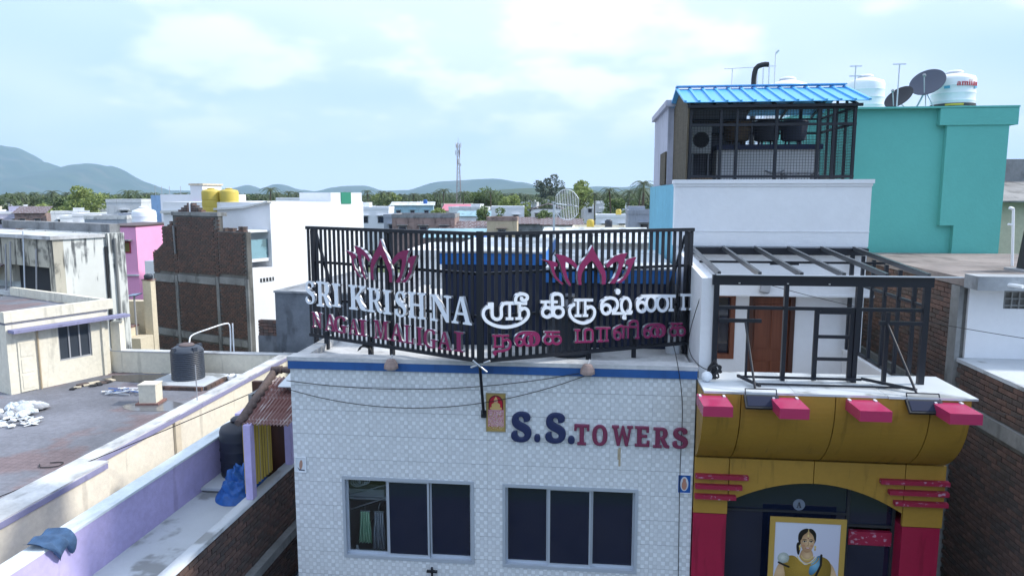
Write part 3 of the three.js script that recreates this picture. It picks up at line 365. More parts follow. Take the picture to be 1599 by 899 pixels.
// ---------- roof room behind the sign ----------
{
  const t = thing('roof_room', 'dark blue sheet walled roof room with bright blue fascia behind the sign', 'shed', [-0.6, 7.0, -4]);
  const X = (g) => inset(g, [-0.6, 7.0, -4]), nav = mat([0.012, 0.025, 0.075], 0.6, { map: T.plaster });
  part(t, 'wall', [X(B(-2.42, -0.70, 7.002, 8.36, -5.4, -1.62)), X(B(-0.70, 1.40, 7.002, 8.08, -5.4, -1.6))], nav);
  for (let i = 0; i < 22; i++) part(t, 'wall_rib', X(B(-2.40 + i * 0.17, -2.36 + i * 0.17, 7.01, i < 10 ? 8.35 : 8.07, i < 10 ? -1.62 : -1.6, i < 10 ? -1.6 : -1.58)), nav);
  part(t, 'fascia', [X(B(-2.45, -0.69, 8.36, 8.55, -5.45, -1.58)), X(B(-0.685, 1.42, 8.08, 8.30, -5.45, -1.56))], mat([0.03, 0.19, 0.58], 0.5, { map: T.plaster }));
  part(t, 'roof_sheet', [X(B(-2.47, -0.70, 8.55, 8.58, -5.47, -1.56)), X(B(-0.68, 1.43, 8.30, 8.33, -5.47, -1.54))], M.sheetWhite);
  const tank = thing('water_tank', 'black plastic water tank on the roof behind the Tamil lettering', 'water tank', [-0.28, 7.0, -1.12]);
  part(tank, 'body', lathe([[0, 0], [0.34, 0], [0.35, 0.05], [0.35, 0.72], [0.31, 0.82], [0.13, 0.9], [0, 0.9]], [0, 0, 0]), M.tankBlack); part(tank, 'lid', lathe([[0, 0.96], [0.13, 0.95], [0.14, 0.9], [0, 0.9]], [0, 0, 0]), M.tankBlack);
  single('roof_bin', 'white bin standing on the roof at the end of the sign', 'bin', [lathe([[0, 0], [0.12, 0], [0.14, 0.34], [0.15, 0.36], [0.12, 0.36], [0.105, 0.05], [0, 0.04]], [1.38, 7.002, -1.35])], M.paper);
  single('spare_coil', 'dark coil of cable lying on the roof below the English letters', 'cable', tube(Array.from({ length: 40 }, (_, i) => [-3.45 + 0.11 * Math.cos(i * 0.7), 7.05 + 0.10 * Math.abs(Math.sin(i * 0.7)) + i * 0.0006, -0.62 + 0.05 * Math.sin(i * 1.1)]), 0.009, 160), M.wire);
}

// ---------- the yellow shop building ----------
const YB = thing('shop_building', 'shop building with curved mustard cladding, pink columns and white upper storey', 'building', [3.25, 0, 0]);
const YO = [3.25, 0, 0], Y = (g) => inset(g, YO);
{
  part(YB, 'wall', [Y(B(1.6, 4.9, 5.52, 6.3, -0.6, -0.03)), Y(B(1.6, 4.93, 0, 5.6, -8.5, -2.5)), Y(B(1.58, 1.74, 0, 5.6, -2.5, -0.03)), Y(B(4.76, 4.93, 0, 5.6, -2.5, -0.03))], M.offwhite);
  part(YB, 'balcony_floor', Y(B(1.6, 4.9, 5.602, 5.66, -3.0, -0.62)), M.concrete);
  // flat cladding with the arch cut out, one panel between joints
  const arch = (x) => { const t = (x - 3.2) / (x < 3.2 ? 1.18 : 1.24); return 5.48 - (x < 3.2 ? 0.33 : 0.40) * t * t; };
  const flat = (a, b, low) => { const pts = [[a, 5.80], [b, 5.80]]; if (low !== undefined) pts.push([b, low], [a, low]); else for (let i = 0; i <= 14; i++) { const x = b + (a - b) * i / 14; pts.push([x, arch(x)]); } return Y(metre(prism(pts, 0.05, 0.0, 0.002))); };
  for (const [a, b, low] of [[1.565, 2.035, 4.975], [2.05, 3.195], [3.21, 4.415], [4.43, 4.95, 4.91]]) part(YB, 'flat_panel', flat(a, b, low), M.yellow);
  part(YB, 'panel_backing', Y(B(1.57, 4.94, 5.50, 5.83, -0.03 + 0.002, -0.004)), M.joint);
  // curved cladding
  const curve = (a, b) => { const f = [], q = []; for (let i = 0; i <= 16; i++) { const an = (1 - i / 16) * 1.05, z = 0.055 + 1.03 * (Math.cos(an) - Math.cos(1.05)), y = 6.72 - 1.03 * Math.sin(an); f.push([y, z]); } f.push([6.88, 0.055 + 1.03 * (1 - Math.cos(1.05))]); f.push([6.88, 0.02], [5.83, 0.02]); return new THREE.ExtrudeGeometry(new THREE.Shape(f.map(([y, z]) => new THREE.Vector2(-z, y))), { depth: b - a, bevelEnabled: false }).rotateY(Math.PI / 2).translate(a, 0, 0); };
  for (const [a, b] of [[1.565, 2.045], [2.058, 3.25], [3.263, 4.43], [4.443, 4.93]]) part(YB, 'curved_panel', Y(metre(curve(a, b))), M.yellow);
  part(YB, 'curve_backing', Y(B(1.575, 4.92, 5.9, 6.80, 0.021, 0.12)), M.joint);
  // columns, stripes, glass
  for (const [a, b] of [[1.565, 2.03], [4.43, 4.93]]) part(YB, 'column', Y(B(a, b, 0, a < 2 ? 4.965 : 4.90, -0.45, 0.05)), M.pinkPanel);
  for (const [a, b, y] of [[1.57, 2.30, 5.54], [1.57, 2.22, 5.39], [1.57, 2.14, 5.24], [4.08, 4.98, 5.57], [4.20, 4.98, 5.42], [4.28, 4.98, 5.265]]) part(YB, 'stripe_bar', Y(B(a, b, y - 0.03, y + 0.03, 0.054, 0.13)), M.pinkWorn);
  const gl = part(YB, 'shop_glazing', [Y(B(2.03, 2.07, 0.1, 5.3, -0.24, -0.18)), Y(B(3.76, 3.80, 0.1, 5.48, -0.24, -0.18)), Y(B(4.39, 4.43, 0.1, 5.3, -0.24, -0.18)), Y(B(2.07, 3.76, 4.93, 4.96, -0.24, -0.18)), Y(B(3.80, 4.39, 4.76, 4.80, -0.24, -0.18))], M.blackDull);
  for (const [a, b, c, d] of [[2.07, 3.76, 0.1, 4.93], [2.07, 3.76, 4.96, 5.5], [3.80, 4.39, 0.1, 4.5], [3.80, 4.39, 4.80, 5.5]]) part(gl, 'pane', Y(B(a, b, c, d, -0.215, -0.205)), M.darkGlass);
  part(gl, 'red_transom', Y(B(3.80, 4.39, 4.5, 4.70, -0.24, -0.16)), M.pinkWorn);
  const em = part(gl, 'round_emblem', Y(new THREE.CylinderGeometry(0.085, 0.085, 0.006, 32).rotateX(Math.PI / 2).translate(3.1, 5.05, -0.2)), mat([0.16, 0.19, 0.24], 0.5)); part(em, 'emblem_letter', Y(glyph('A', [3.065, 3.135, 5.005, 5.09], 0.004, -0.197)), M.black);
  part(YB, 'shop_ceiling', Y(B(2.03, 4.43, 5.0, 5.05, -2.4, -0.46 - 0.15)), M.room);
  // top sheet and the pink blocks
  for (const [a, b] of [[1.57, 2.75], [2.755, 3.9], [3.905, 5.0]]) part(YB, 'cap_sheet', Y(B(a, b, 6.885, 6.915, -0.55, 0.575 + (a > 3.9 ? 0.02 : 0))), M.sheetWhite);
  part(YB, 'front_wall', Y(B(1.58, 4.9, 6.3, 6.88, -0.5, 0.02 - 0.004)), M.offwhite);
  for (const [a, b] of [[1.48, 1.85], [2.42, 2.78], [3.38, 3.76], [4.43, 4.81]]) { part(YB, 'pink_block', Y(metre(new THREE.BoxGeometry(b - a, 0.135, 0.56).translate((a + b) / 2, 6.79, 0.80))), M.blockPink); for (const x of [a + 0.03, b - 0.03]) part(YB, 'block_rail', Y(B(x - 0.014, x + 0.014, 6.86, 6.872, 0.58, 0.66)), M.pvc); }
  // upper storey
  part(YB, 'upper_wall', [Y(B(1.58, 2.33, 5.6, 8.6, -3.2, -3.0)), Y(B(2.66, 2.90, 5.6, 8.6, -3.2, -3.0)), Y(B(3.70, 4.86, 5.6, 8.6, -3.2, -3.0)), Y(B(2.33, 2.66, 5.6, 6.55, -3.2, -3.0)), Y(B(2.33, 2.66, 7.75, 8.6, -3.2, -3.0)), Y(B(2.90, 3.70, 7.75, 8.6, -3.2, -3.0)), Y(B(1.58, 1.76, 5.6, 9.6, -8.5, -3.2)), Y(B(4.68, 4.86, 5.6, 9.6, -8.5, -3.2)), Y(B(1.76, 4.68, 5.6, 9.6, -8.5, -8.3))], M.white);
  part(YB, 'parapet_wall', Y(B(1.53, 4.86, 8.6, 9.70, -3.2, -2.96)), M.white); part(YB, 'parapet_moulding', [Y(B(1.50, 4.89, 9.70, 9.77, -3.24, -2.92)), Y(B(1.52, 4.87, 9.655, 9.699, -3.22, -2.94)), Y(B(1.53, 4.865, 8.86, 8.875, -2.959, -2.95))], M.white);
  part(YB, 'upper_roof', Y(B(1.76, 4.68, 9.5, 9.6, -8.3, -3.2)), M.concrete);
  part(YB, 'side_wall_paint', Y(B(1.555, 1.578, 5.6, 9.7, -8.5, -3.22)), M.teal);
  part(YB, 'sloping_side_wall', Y(metre(new THREE.ExtrudeGeometry(new THREE.Shape([[2.999, 5.6], [2.999, 8.52], [0.12, 8.35], [0.12, 6.92], [0.12, 5.6]].map((p) => new THREE.Vector2(...p))), { depth: 0.18, bevelEnabled: false }).rotateY(Math.PI / 2).translate(1.60, 0, 0))), M.white);
  part(YB, 'balcony_side_wall', [Y(B(4.55, 4.72, 5.66, 6.74, -2.99, -0.52)), Y(B(4.53, 4.74, 6.74, 6.79, -2.99, -0.50))], M.white);
  part(YB, 'door_hood', [Y(B(2.0, 4.88, 7.80, 7.98, -2.998, -2.62)), Y(B(2.0, 4.88, 7.76, 7.80, -2.998, -2.60))], M.white);
  const d = part(YB, 'door', [Y(B(2.97, 3.62, 5.66, 7.68, -3.13, -3.09))], M.brown);
  for (const [a, b, e, f] of [[3.02, 3.27, 6.75, 7.55], [3.32, 3.57, 6.75, 7.55], [3.02, 3.27, 5.9, 6.5], [3.32, 3.57, 5.9, 6.5]]) part(d, 'door_panel', Y(metre(new THREE.BoxGeometry(b - a, f - e, 0.02).translate((a + b) / 2, (e + f) / 2, -3.082))), M.brown);
  part(d, 'door_frame', [Y(B(2.90, 2.968, 5.66, 7.75, -3.15, -2.985)), Y(B(3.622, 3.70, 5.66, 7.75, -3.15, -2.985)), Y(B(2.968, 3.622, 7.68, 7.75, -3.15, -2.985))], M.brownDark);
  const w = part(YB, 'window', [Y(B(2.33, 2.37, 6.55, 7.75, -3.16, -2.985)), Y(B(2.58, 2.66, 6.55, 7.75, -3.16, -2.985)), Y(B(2.37, 2.58, 6.55, 6.64, -3.16, -2.985)), Y(B(2.37, 2.58, 7.68, 7.75, -3.16, -2.985))], M.brown); part(w, 'pane', Y(B(2.37, 2.58, 6.64, 7.68, -3.12, -3.11)), M.darkGlass);
  // stair head at the back of the roof
  const s = part(YB, 'stair_head', [Y(B(1.62, 1.8, 9.6, 11.3, -8.3, -5.3)), Y(B(1.8, 3.2, 9.6, 11.3, -8.3, -8.1)), Y(B(1.8, 3.2, 9.6, 11.3, -5.5, -5.3)), Y(B(1.55, 3.4, 11.3, 11.42, -8.4, -5.1))], pl([0.52, 0.53, 0.62])); part(s, 'shutter', Y(B(1.585, 1.619, 9.72, 10.4, -6.4, -5.35)), M.blind);
}
// framed portrait in front of the glazing
poster('framed_portrait', 'gold framed poster of a smiling woman in a yellow and blue sari', [2.65, 3.70, 3.35, 4.95], 0.0, (c, w, h) => {
  // the printed photograph: u and v in picture widths from the top left
  const bg = c.createLinearGradient(0, 0, w, h); bg.addColorStop(0, '#dfe3f0'); bg.addColorStop(0.6, '#cfcfe2'); bg.addColorStop(1, '#c9d4e6'); c.fillStyle = bg; c.fillRect(0, 0, w, h);
  const grad = (x, y, r, a, b) => { const g = c.createRadialGradient(x * w, y * w, r * w * 0.1, x * w, y * w, r * w); g.addColorStop(0, a); g.addColorStop(1, b); return g; };
  const el = (f, x, y, a, b, r = 0) => { c.fillStyle = f; c.beginPath(); c.ellipse(x * w, y * w, a * w, b * w, r, 0, 7); c.fill(); };
  const blobby = (f, p) => { c.fillStyle = f; c.beginPath(); const n = p.length, m = (i) => [(p[i % n][0] + p[(i + 1) % n][0]) / 2 * w, (p[i % n][1] + p[(i + 1) % n][1]) / 2 * w]; c.moveTo(...m(0)); for (let i = 1; i <= n; i++) c.quadraticCurveTo(p[i % n][0] * w, p[i % n][1] * w, ...m(i)); c.fill(); };
  const line = (f, wd, p) => { c.strokeStyle = f; c.lineWidth = wd * w; c.lineCap = 'round'; c.beginPath(); p.forEach(([x, y], i) => (i ? c.lineTo(x * w, y * w) : c.moveTo(x * w, y * w))); c.stroke(); };
  const skin = (x, y, r) => grad(x, y, r, '#e0bd92', '#a97f5c');
  blobby('#191412', [[0.36, 0.30], [0.36, 0.16], [0.44, 0.09], [0.55, 0.09], [0.63, 0.17], [0.64, 0.29], [0.58, 0.36], [0.42, 0.36]]);
  blobby('#1d1815', [[0.33, 0.32], [0.40, 0.30], [0.40, 0.50], [0.36, 0.52]]);
  blobby(skin(0.52, 0.52, 0.16), [[0.43, 0.40], [0.58, 0.40], [0.62, 0.56], [0.52, 0.66], [0.38, 0.56]]);
  blobby(skin(0.10, 0.80, 0.28), [[0.10, 0.62], [0.24, 0.58], [0.26, 0.80], [0.16, 1.05], [0.00, 1.05], [0.02, 0.80]]); blobby(skin(0.92, 0.80, 0.28), [[0.78, 0.60], [0.90, 0.62], [1.0, 0.85], [1.0, 1.1], [0.86, 1.05], [0.80, 0.8]]);
  blobby(grad(0.45, 0.7, 0.5, '#b8943c', '#7d6422'), [[0.12, 0.58], [0.30, 0.50], [0.42, 0.62], [0.50, 0.68], [0.60, 0.60], [0.70, 0.50], [0.88, 0.58], [0.90, 0.80], [0.80, 1.3], [0.20, 1.3], [0.20, 0.85]]);
  for (let i = 0; i < 900; i++) { const x = 0.16 + 0.7 * hash(i, 1, 9), y = 0.62 + 0.9 * hash(i, 2, 9); c.fillStyle = ['#cfae55', '#6f5a1e', '#e2cd86', '#8d6a2a'][i % 4]; c.fillRect(x * w, y * w, 2.2, 1.8); }
  el(grad(0.14, 0.56, 0.12, '#d7dcd4', '#8f9a94'), 0.15, 0.57, 0.09, 0.085, -0.3); for (let i = 0; i < 90; i++) { c.fillStyle = i % 2 ? '#f1f1ea' : '#7d8884'; c.fillRect((0.08 + 0.15 * hash(i, 5, 9)) * w, (0.50 + 0.14 * hash(i, 6, 9)) * w, 2, 2); } line('#2c2622', 0.03, [[0.08, 0.645], [0.16, 0.68], [0.24, 0.71]]);
  blobby(grad(0.64, 0.66, 0.2, '#86bcd8', '#2f6488'), [[0.58, 0.62], [0.68, 0.50], [0.74, 0.52], [0.70, 0.72], [0.60, 0.84], [0.54, 0.80]]); line('#211c19', 0.035, [[0.73, 0.50], [0.73, 0.66], [0.66, 0.84], [0.54, 1.02]]);
  blobby(skin(0.53, 0.30, 0.2), [[0.40, 0.22], [0.44, 0.15], [0.52, 0.12], [0.59, 0.16], [0.62, 0.24], [0.61, 0.36], [0.56, 0.45], [0.50, 0.48], [0.44, 0.44], [0.40, 0.34]]);
  blobby('#1b1613', [[0.38, 0.28], [0.38, 0.15], [0.46, 0.085], [0.52, 0.09], [0.50, 0.15], [0.43, 0.20], [0.41, 0.28]]); blobby('#1b1613', [[0.63, 0.28], [0.64, 0.16], [0.57, 0.085], [0.51, 0.09], [0.53, 0.14], [0.59, 0.19], [0.61, 0.27]]);
  line('#d9c07a', 0.012, [[0.515, 0.10], [0.515, 0.19]]); el('#e6d08c', 0.515, 0.20, 0.014, 0.018); el('#8c1f2c', 0.515, 0.245, 0.008, 0.009);
  for (const x of [0.462, 0.562]) { line('#241813', 0.009, [[x - 0.032, 0.268], [x, 0.258], [x + 0.032, 0.268]]); el('#efe6da', x, 0.292, 0.027, 0.012); el('#1a110d', x, 0.292, 0.013, 0.012); line('#1a110d', 0.008, [[x - 0.03, 0.290], [x, 0.279], [x + 0.03, 0.290]]); }
  line('#9c7350', 0.008, [[0.518, 0.30], [0.526, 0.348], [0.508, 0.356]]); el('#b4695a', 0.515, 0.398, 0.040, 0.015); el('#f6efe8', 0.515, 0.394, 0.029, 0.006); el('#c48c6c', 0.452, 0.36, 0.022, 0.018); el('#c48c6c', 0.575, 0.36, 0.022, 0.018);
  for (const [r, f] of [[0.085, '#e0c878'], [0.115, '#caa64a'], [0.15, '#e4cf8a'], [0.19, '#b8923c']]) { c.strokeStyle = f; c.lineWidth = 0.014 * w; c.beginPath(); c.ellipse(0.51 * w, 0.50 * w, r * w, r * 0.95 * w, 0, 0.25, 2.9); c.stroke(); } for (const x of [0.395, 0.628]) { el('#e0c878', x, 0.375, 0.016, 0.024); el('#c9a24c', x, 0.415, 0.012, 0.02); }
  blobby(skin(0.45, 0.92, 0.2), [[0.24, 0.96], [0.40, 0.86], [0.56, 0.90], [0.60, 0.98], [0.44, 1.02]]); for (let i = 0; i < 4; i++) line('#a97f5c', 0.004, [[0.46 + i * 0.03, 0.90], [0.50 + i * 0.03, 0.97]]); for (let i = 0; i < 5; i++) line('#d9bb5e', 0.012, [[0.24 + i * 0.018, 0.93 - i * 0.008], [0.28 + i * 0.018, 1.0 - i * 0.008]]); blobby('#4a3a38', [[0.30, 0.92], [0.44, 0.84], [0.56, 0.92], [0.52, 1.02], [0.34, 1.04]]);
}, mat([0.42, 0.27, 0.06], 0.35), 0.075);

// ---------- black pergola over the balcony ----------
{
  const o = [3.2, 6.9, -0.1], t = thing('balcony_pergola', 'black steel pergola frame standing over the white balcony', 'pergola', o), X = (g) => inset(g, o);
  const p = (n, g, m = M.black) => part(t, n, X(g), m), topY = (z) => 8.36 + (-0.1 - z) * 0.06;
  for (const [x, w] of [[1.80, 0.07], [2.745, 0.055], [3.70, 0.06], [4.585, 0.08]]) p('post', B(x - w / 2, x + w / 2, 6.917, 8.26, -0.13, -0.06));
  p('front_beam', B(1.74, 4.66, 8.26, 8.40, -0.14, -0.06)); p('gutter_edge', B(1.78, 5.0, 8.402, 8.416, -0.05, 0.0), M.steelPipe);
  p('rear_beam', B(1.70, 4.84, 8.46, 8.58, -2.94, -2.86)); p('middle_purlin', bar([1.8, topY(-1.7) - 0.02, -1.7], [4.66, topY(-1.7) - 0.02, -1.7], 0.035));
  for (const x of [1.83, 2.38, 2.94, 3.50, 4.06, 4.60]) p('rafter', bar([x, 8.41, -0.1], [x, 8.58, -2.9], 0.045, 0.07), mat([0.05, 0.055, 0.06], 0.3));
  p('front_rail', B(1.83, 4.55, 7.92, 7.965, -0.12, -0.075));
  p('gate_stile', B(3.14, 3.20, 6.93, 7.93, -0.12, -0.08)); p('gate_stile', B(3.61, 3.665, 6.93, 7.93, -0.12, -0.08)); for (const y of [7.87, 7.53, 7.215]) p('gate_bar', B(3.20, 3.61, y, y + 0.045, -0.115, -0.085));
  p('thin_post', B(2.23, 2.26, 6.93, 7.92, -0.115, -0.085));
  for (const z of [-0.55, -1.05, -1.55, -2.05, -2.5]) p('side_post', B(4.60, 4.65, 6.792, topY(z) - 0.02, z - 0.025, z + 0.025)); p('rear_post', B(4.56, 4.62, 6.792, 8.46, -2.93, -2.87));
  p('side_rail', bar([4.63, 7.98, -0.15], [4.63, 7.98, -2.86], 0.04)); p('side_sill', bar([4.63, 6.815, -0.52], [4.63, 6.815, -2.86], 0.06, 0.045)); p('ceiling_lamp_bar', B(3.0, 3.45, 8.36, 8.39, -2.1, -2.04));
  for (const x of [2.1, 2.75, 3.3]) p('bolt', B(x - 0.012, x + 0.012, 8.285, 8.297, -0.06, -0.052), M.silver);
  const f = thing('lamp_frame', 'low black steel frame lying on the white cap sheets', 'frame', [3.2, 6.915, 0]); const F = (g) => inset(g, [3.2, 6.915, 0]);
  part(f, 'rear_bar', F(bar([2.12, 6.975, -0.02], [3.78, 6.975, -0.02], 0.03)), M.black); part(f, 'front_bar', F(bar([2.3, 6.94, 0.22], [4.2, 6.94, 0.22], 0.025)), M.black); for (const [a, b] of [[2.12, 2.33], [3.78, 4.33]]) part(f, 'side_bar', F(bar([a, 6.99, -0.02], [b, 6.96, 0.4], 0.035)), M.black); part(f, 'stub_post', F(B(4.05, 4.10, 6.917, 7.92, -0.05, 0.0)), M.black);
  for (const [x, rx, lab] of [[2.3, 2.19, 'black floodlight on a rod between the first two pink blocks'], [4.33, 4.07, 'black floodlight on a rod beside the outermost pink block']]) {
    const q = [x, 6.70, 0.45], l = thing('floodlight', lab, 'floodlight', q, 0, 'floodlights over the shop front'), Q = (g) => inset(g, q);
    part(l, 'housing', Q(new THREE.BoxGeometry(0.44, 0.04, 0.2).rotateX(0.75).translate(x, 6.81, 0.66)), M.blackDull); part(l, 'lens', Q(new THREE.BoxGeometry(0.38, 0.006, 0.15).rotateX(0.75).translate(x, 6.8275, 0.677)), mat([0.012, 0.018, 0.045], 0.9));
    part(l, 'hanger', [Q(bar([x - 0.2, 6.82, 0.63], [x - 0.2, 6.96, 0.56], 0.012)), Q(bar([x + 0.2, 6.82, 0.63], [x + 0.2, 6.96, 0.56], 0.012)), Q(bar([x - 0.2, 6.96, 0.56], [x + 0.2, 6.96, 0.56], 0.012))], M.black);
    part(l, 'arm', [Q(bar([rx - (rx < 3 ? 0.36 : 0.1), 7.77, -0.03], [rx + (rx < 3 ? 0.22 : 0.47), 7.77, -0.03], 0.05)), Q(rod([rx, 7.76, 0.0], [x - 0.07, 6.96, 0.55], 0.016))], rx > 3 ? M.black : M.black);
  }
  const sp = thing('spotlight', 'small grey spotlight fixed on the white door hood', 'lamp', [3.05, 7.9, -2.55]); part(sp, 'housing', new THREE.BoxGeometry(0.15, 0.14, 0.1).rotateX(-0.3).rotateZ(-0.2), M.grey); part(sp, 'bracket', rod([0, 0, 0], [0.02, 0.1, -0.06], 0.015), M.black);
  const cl = thing('cable_cluster', 'white round lamp with a tangle of black cables beside the roof band end', 'lamp', [1.68, 6.92, 0.02]); part(cl, 'lamp', new THREE.SphereGeometry(0.075, 20, 14).translate(0, 0.07, 0.06), M.paper); part(cl, 'cables', [tube([[0.05, 0.2, 0], [0.2, 0.12, 0.03], [0.1, 0.28, 0.02], [0.16, 0.05, 0.05], [0.02, 0.16, 0.04], [0.12, 0.3, 0]], 0.014, 60), tube([[0, 0.12, 0.05], [0.09, 0.22, 0.05], [0.19, 0.2, 0.02], [0.08, 0.06, 0.06]], 0.018, 40)], M.wire);
}

// ---------- the caged roof terrace ----------
{
  const o = [3.25, 9.6, -4.2], t = thing('roof_cage', 'black wire mesh roof enclosure with a blue ribbed metal roof', 'enclosure', o), X = (g) => inset(g, o), p = (n, g, m = M.black, par = t) => part(par, n, X(g), m);
  const x0 = 1.78, x1 = 4.66, zf = -3.3, zb = -5.25, yb = 9.62, yt = 11.02;
  for (const x of [x0 + 0.03, 2.34, 2.62, 3.30, 4.02, 4.28, x1 - 0.03]) p('post', B(x - 0.024, x + 0.024, yb, yt, zf - 0.024, zf + 0.024));
  for (const x of [x0 + 0.03, 4.25, x1 - 0.03]) p('post', B(x - 0.03, x + 0.03, yb, yt + 0.2, zb - 0.03, zb + 0.03)); for (const z of [-3.75, -4.25, -4.75]) p('post', B(x1 - 0.05, x1 - 0.01, yb, yt + 0.25, z - 0.02, z + 0.02));
  for (const y of [9.83, 10.74, yt]) { p('rail', B(x0, x1, y - 0.022, y + 0.022, zf - 0.02, zf + 0.02)); p('rail', B(x1 - 0.05, x1 - 0.01, y - 0.02, y + 0.02, zb, zf - 0.025)); p('rail', B(x0, x1, y - 0.02, y + 0.02, zb - 0.02, zb + 0.02)); }
  const ridge = [11.53, -4.45], eave = [11.12, -3.12], back = [11.16, -5.8];
  const sheet = (a, b, n) => { for (let i = 0; i < n; i++) { const w = (4.80 - 1.68) / n, xa = 1.68 + i * w; p('roof_sheet', bar([xa + w / 2, (a[0]), a[1]], [xa + w / 2, b[0], b[1]], w - 0.004, 0.012), M.blueRoof); p('roof_rib', bar([xa, a[0] + 0.018, a[1]], [xa, b[0] + 0.018, b[1]], 0.045, 0.035), M.blueRoof); } p('roof_rib', bar([4.80, a[0] + 0.018, a[1]], [4.80, b[0] + 0.018, b[1]], 0.045, 0.035), M.blueRoof); };
  sheet(eave, ridge, 13); sheet([ridge[0] - 0.006, ridge[1] - 0.012], back, 13);
  p('ridge_cap', bar([1.66, ridge[0] + 0.05, ridge[1]], [4.82, ridge[0] + 0.05, ridge[1]], 0.2, 0.02), M.blueRoof); p('eave_beam', bar([1.74, 11.06, -3.22], [4.72, 11.06, -3.22], 0.05));
  for (const x of [1.84, 2.5, 3.25, 4.0, 4.62]) { p('truss', bar([x, 11.07, -3.2], [x, ridge[0] - 0.06, ridge[1]], 0.04)); p('truss', bar([x, ridge[0] - 0.06, ridge[1]], [x, back[0] - 0.05, back[1]], 0.04)); }
  p('purlin', bar([1.74, 11.32, -3.95], [4.72, 11.32, -3.95], 0.04)); p('purlin', bar([1.74, 11.24, -5.3], [4.72, 11.24, -5.3], 0.04));
  const wires = (a0, a1, f) => { const l = []; for (let u = a0; u < a1; u += 0.05) l.push(f(u, null)); for (let v = yb; v < yt; v += 0.05) l.push(f(null, v)); return l; };
  const mesh = (g) => part(t, 'wire_mesh', g.map(X), M.black);
  mesh(wires(x0, x1, (u, v) => v === null ? B(u - 0.0025, u + 0.0025, yb, yt, zf - 0.0025, zf + 0.0025) : B(x0, x1, v - 0.0025, v + 0.0025, zf - 0.0026, zf + 0.0024)));
  mesh(wires(zb, zf, (u, v) => v === null ? B(x1 - 0.0325, x1 - 0.0275, yb, yt, u - 0.0025, u + 0.0025) : B(x1 - 0.0326, x1 - 0.0276, v - 0.0025, v + 0.0025, zb, zf)));
  mesh(wires(x0, x1, (u, v) => v === null ? B(u - 0.0025, u + 0.0025, yb, yt, zb - 0.0025, zb + 0.0025) : B(x0, x1, v - 0.0025, v + 0.0025, zb - 0.0026, zb + 0.0024)));
  p('bamboo_blind', metre(new THREE.ExtrudeGeometry(new THREE.Shape([[5.3, 9.63], [5.3, 11.26], [4.45, 11.49], [3.2, 11.08], [3.3, 9.63]].map((q) => new THREE.Vector2(...q))), { depth: 0.03, bevelEnabled: false }).rotateY(Math.PI / 2).translate(1.74, 0, 0)), M.blind);
  const c = thing('roof_counter', 'white counter with navy stone top inside the roof enclosure', 'counter', [3.5, 9.6, -4.8]); part(c, 'body', B(-0.95, 0.95, 0, 0.78, -0.25, 0.2), M.white); part(c, 'top', B(-1.0, 1.0, 0.78, 0.88, -0.3, 0.27), M.navy); part(c, 'side_panel', B(-1.0, -0.952, 0, 0.775, -0.25, 0.22), M.offwhite); part(c, 'handle', tube([[-0.05, 0.38, 0.205], [0.05, 0.33, 0.24], [0.2, 0.33, 0.24], [0.3, 0.38, 0.205]], 0.018, 16), M.grey);
  const wicker = (x, col, lab) => { const k = thing('tub_chair', lab, 'chair', [x, 10.482, -4.85], 0, 'chairs stacked on the roof counter'); part(k, 'seat', lathe([[0, 0.14], [0.2, 0.14], [0.22, 0.1], [0.2, 0.08], [0, 0.08]], [0, 0, 0]), col); const g = new THREE.CylinderGeometry(0.27, 0.23, 0.34, 24, 1, true, -1.9, 3.8).translate(0, 0.27, 0); const g2 = new THREE.CylinderGeometry(0.25, 0.21, 0.34, 24, 1, true, -1.9, 3.8).translate(0, 0.27, 0); part(k, 'backrest', [g.toNonIndexed(), g2.toNonIndexed(), new THREE.TorusGeometry(0.26, 0.022, 8, 24, 3.8).rotateX(Math.PI / 2).rotateY(-1.9 + Math.PI / 2 - 3.8 + 1.9 + 1.9).translate(0, 0.44, 0).toNonIndexed()], Object.assign(col.clone(), { side: THREE.DoubleSide })); for (const a of [0.8, 2.3, 3.9, 5.5]) part(k, 'leg', rod([0.17 * Math.cos(a), 0, 0.17 * Math.sin(a)], [0.15 * Math.cos(a), 0.1, 0.15 * Math.sin(a)], 0.018), col); };
  wicker(2.93, mat([0.22, 0.15, 0.10], 0.8, { map: T.grain }), 'brown wicker tub chair resting on the roof counter'); wicker(3.5, mat([0.045, 0.05, 0.07], 0.7), 'dark tub chair standing on the counter next to the wicker one'); wicker(4.02, mat([0.05, 0.06, 0.10], 0.7), 'navy tub chair on the counter end near the green wall');
  const ac = thing('air_conditioner', 'grey air conditioner outdoor unit inside the roof enclosure by the blind', 'air conditioner', [2.2, 10.32, -4.75]); part(ac, 'casing', B(-0.2, 0.2, 0, 0.52, -0.13, 0.13), mat([0.55, 0.57, 0.58], 0.5)); part(ac, 'fan_grille', [new THREE.TorusGeometry(0.15, 0.008, 6, 28).translate(0, 0.26, 0.135).toNonIndexed(), new THREE.TorusGeometry(0.09, 0.006, 6, 28).translate(0, 0.26, 0.135).toNonIndexed(), new THREE.CylinderGeometry(0.14, 0.14, 0.006, 28).rotateX(Math.PI / 2).translate(0, 0.26, 0.131).toNonIndexed()], M.blackDull); part(ac, 'bracket', [B(-0.17, -0.14, -0.72, 0, -0.1, 0.1), B(0.14, 0.17, -0.72, 0, -0.1, 0.1)], M.grey);
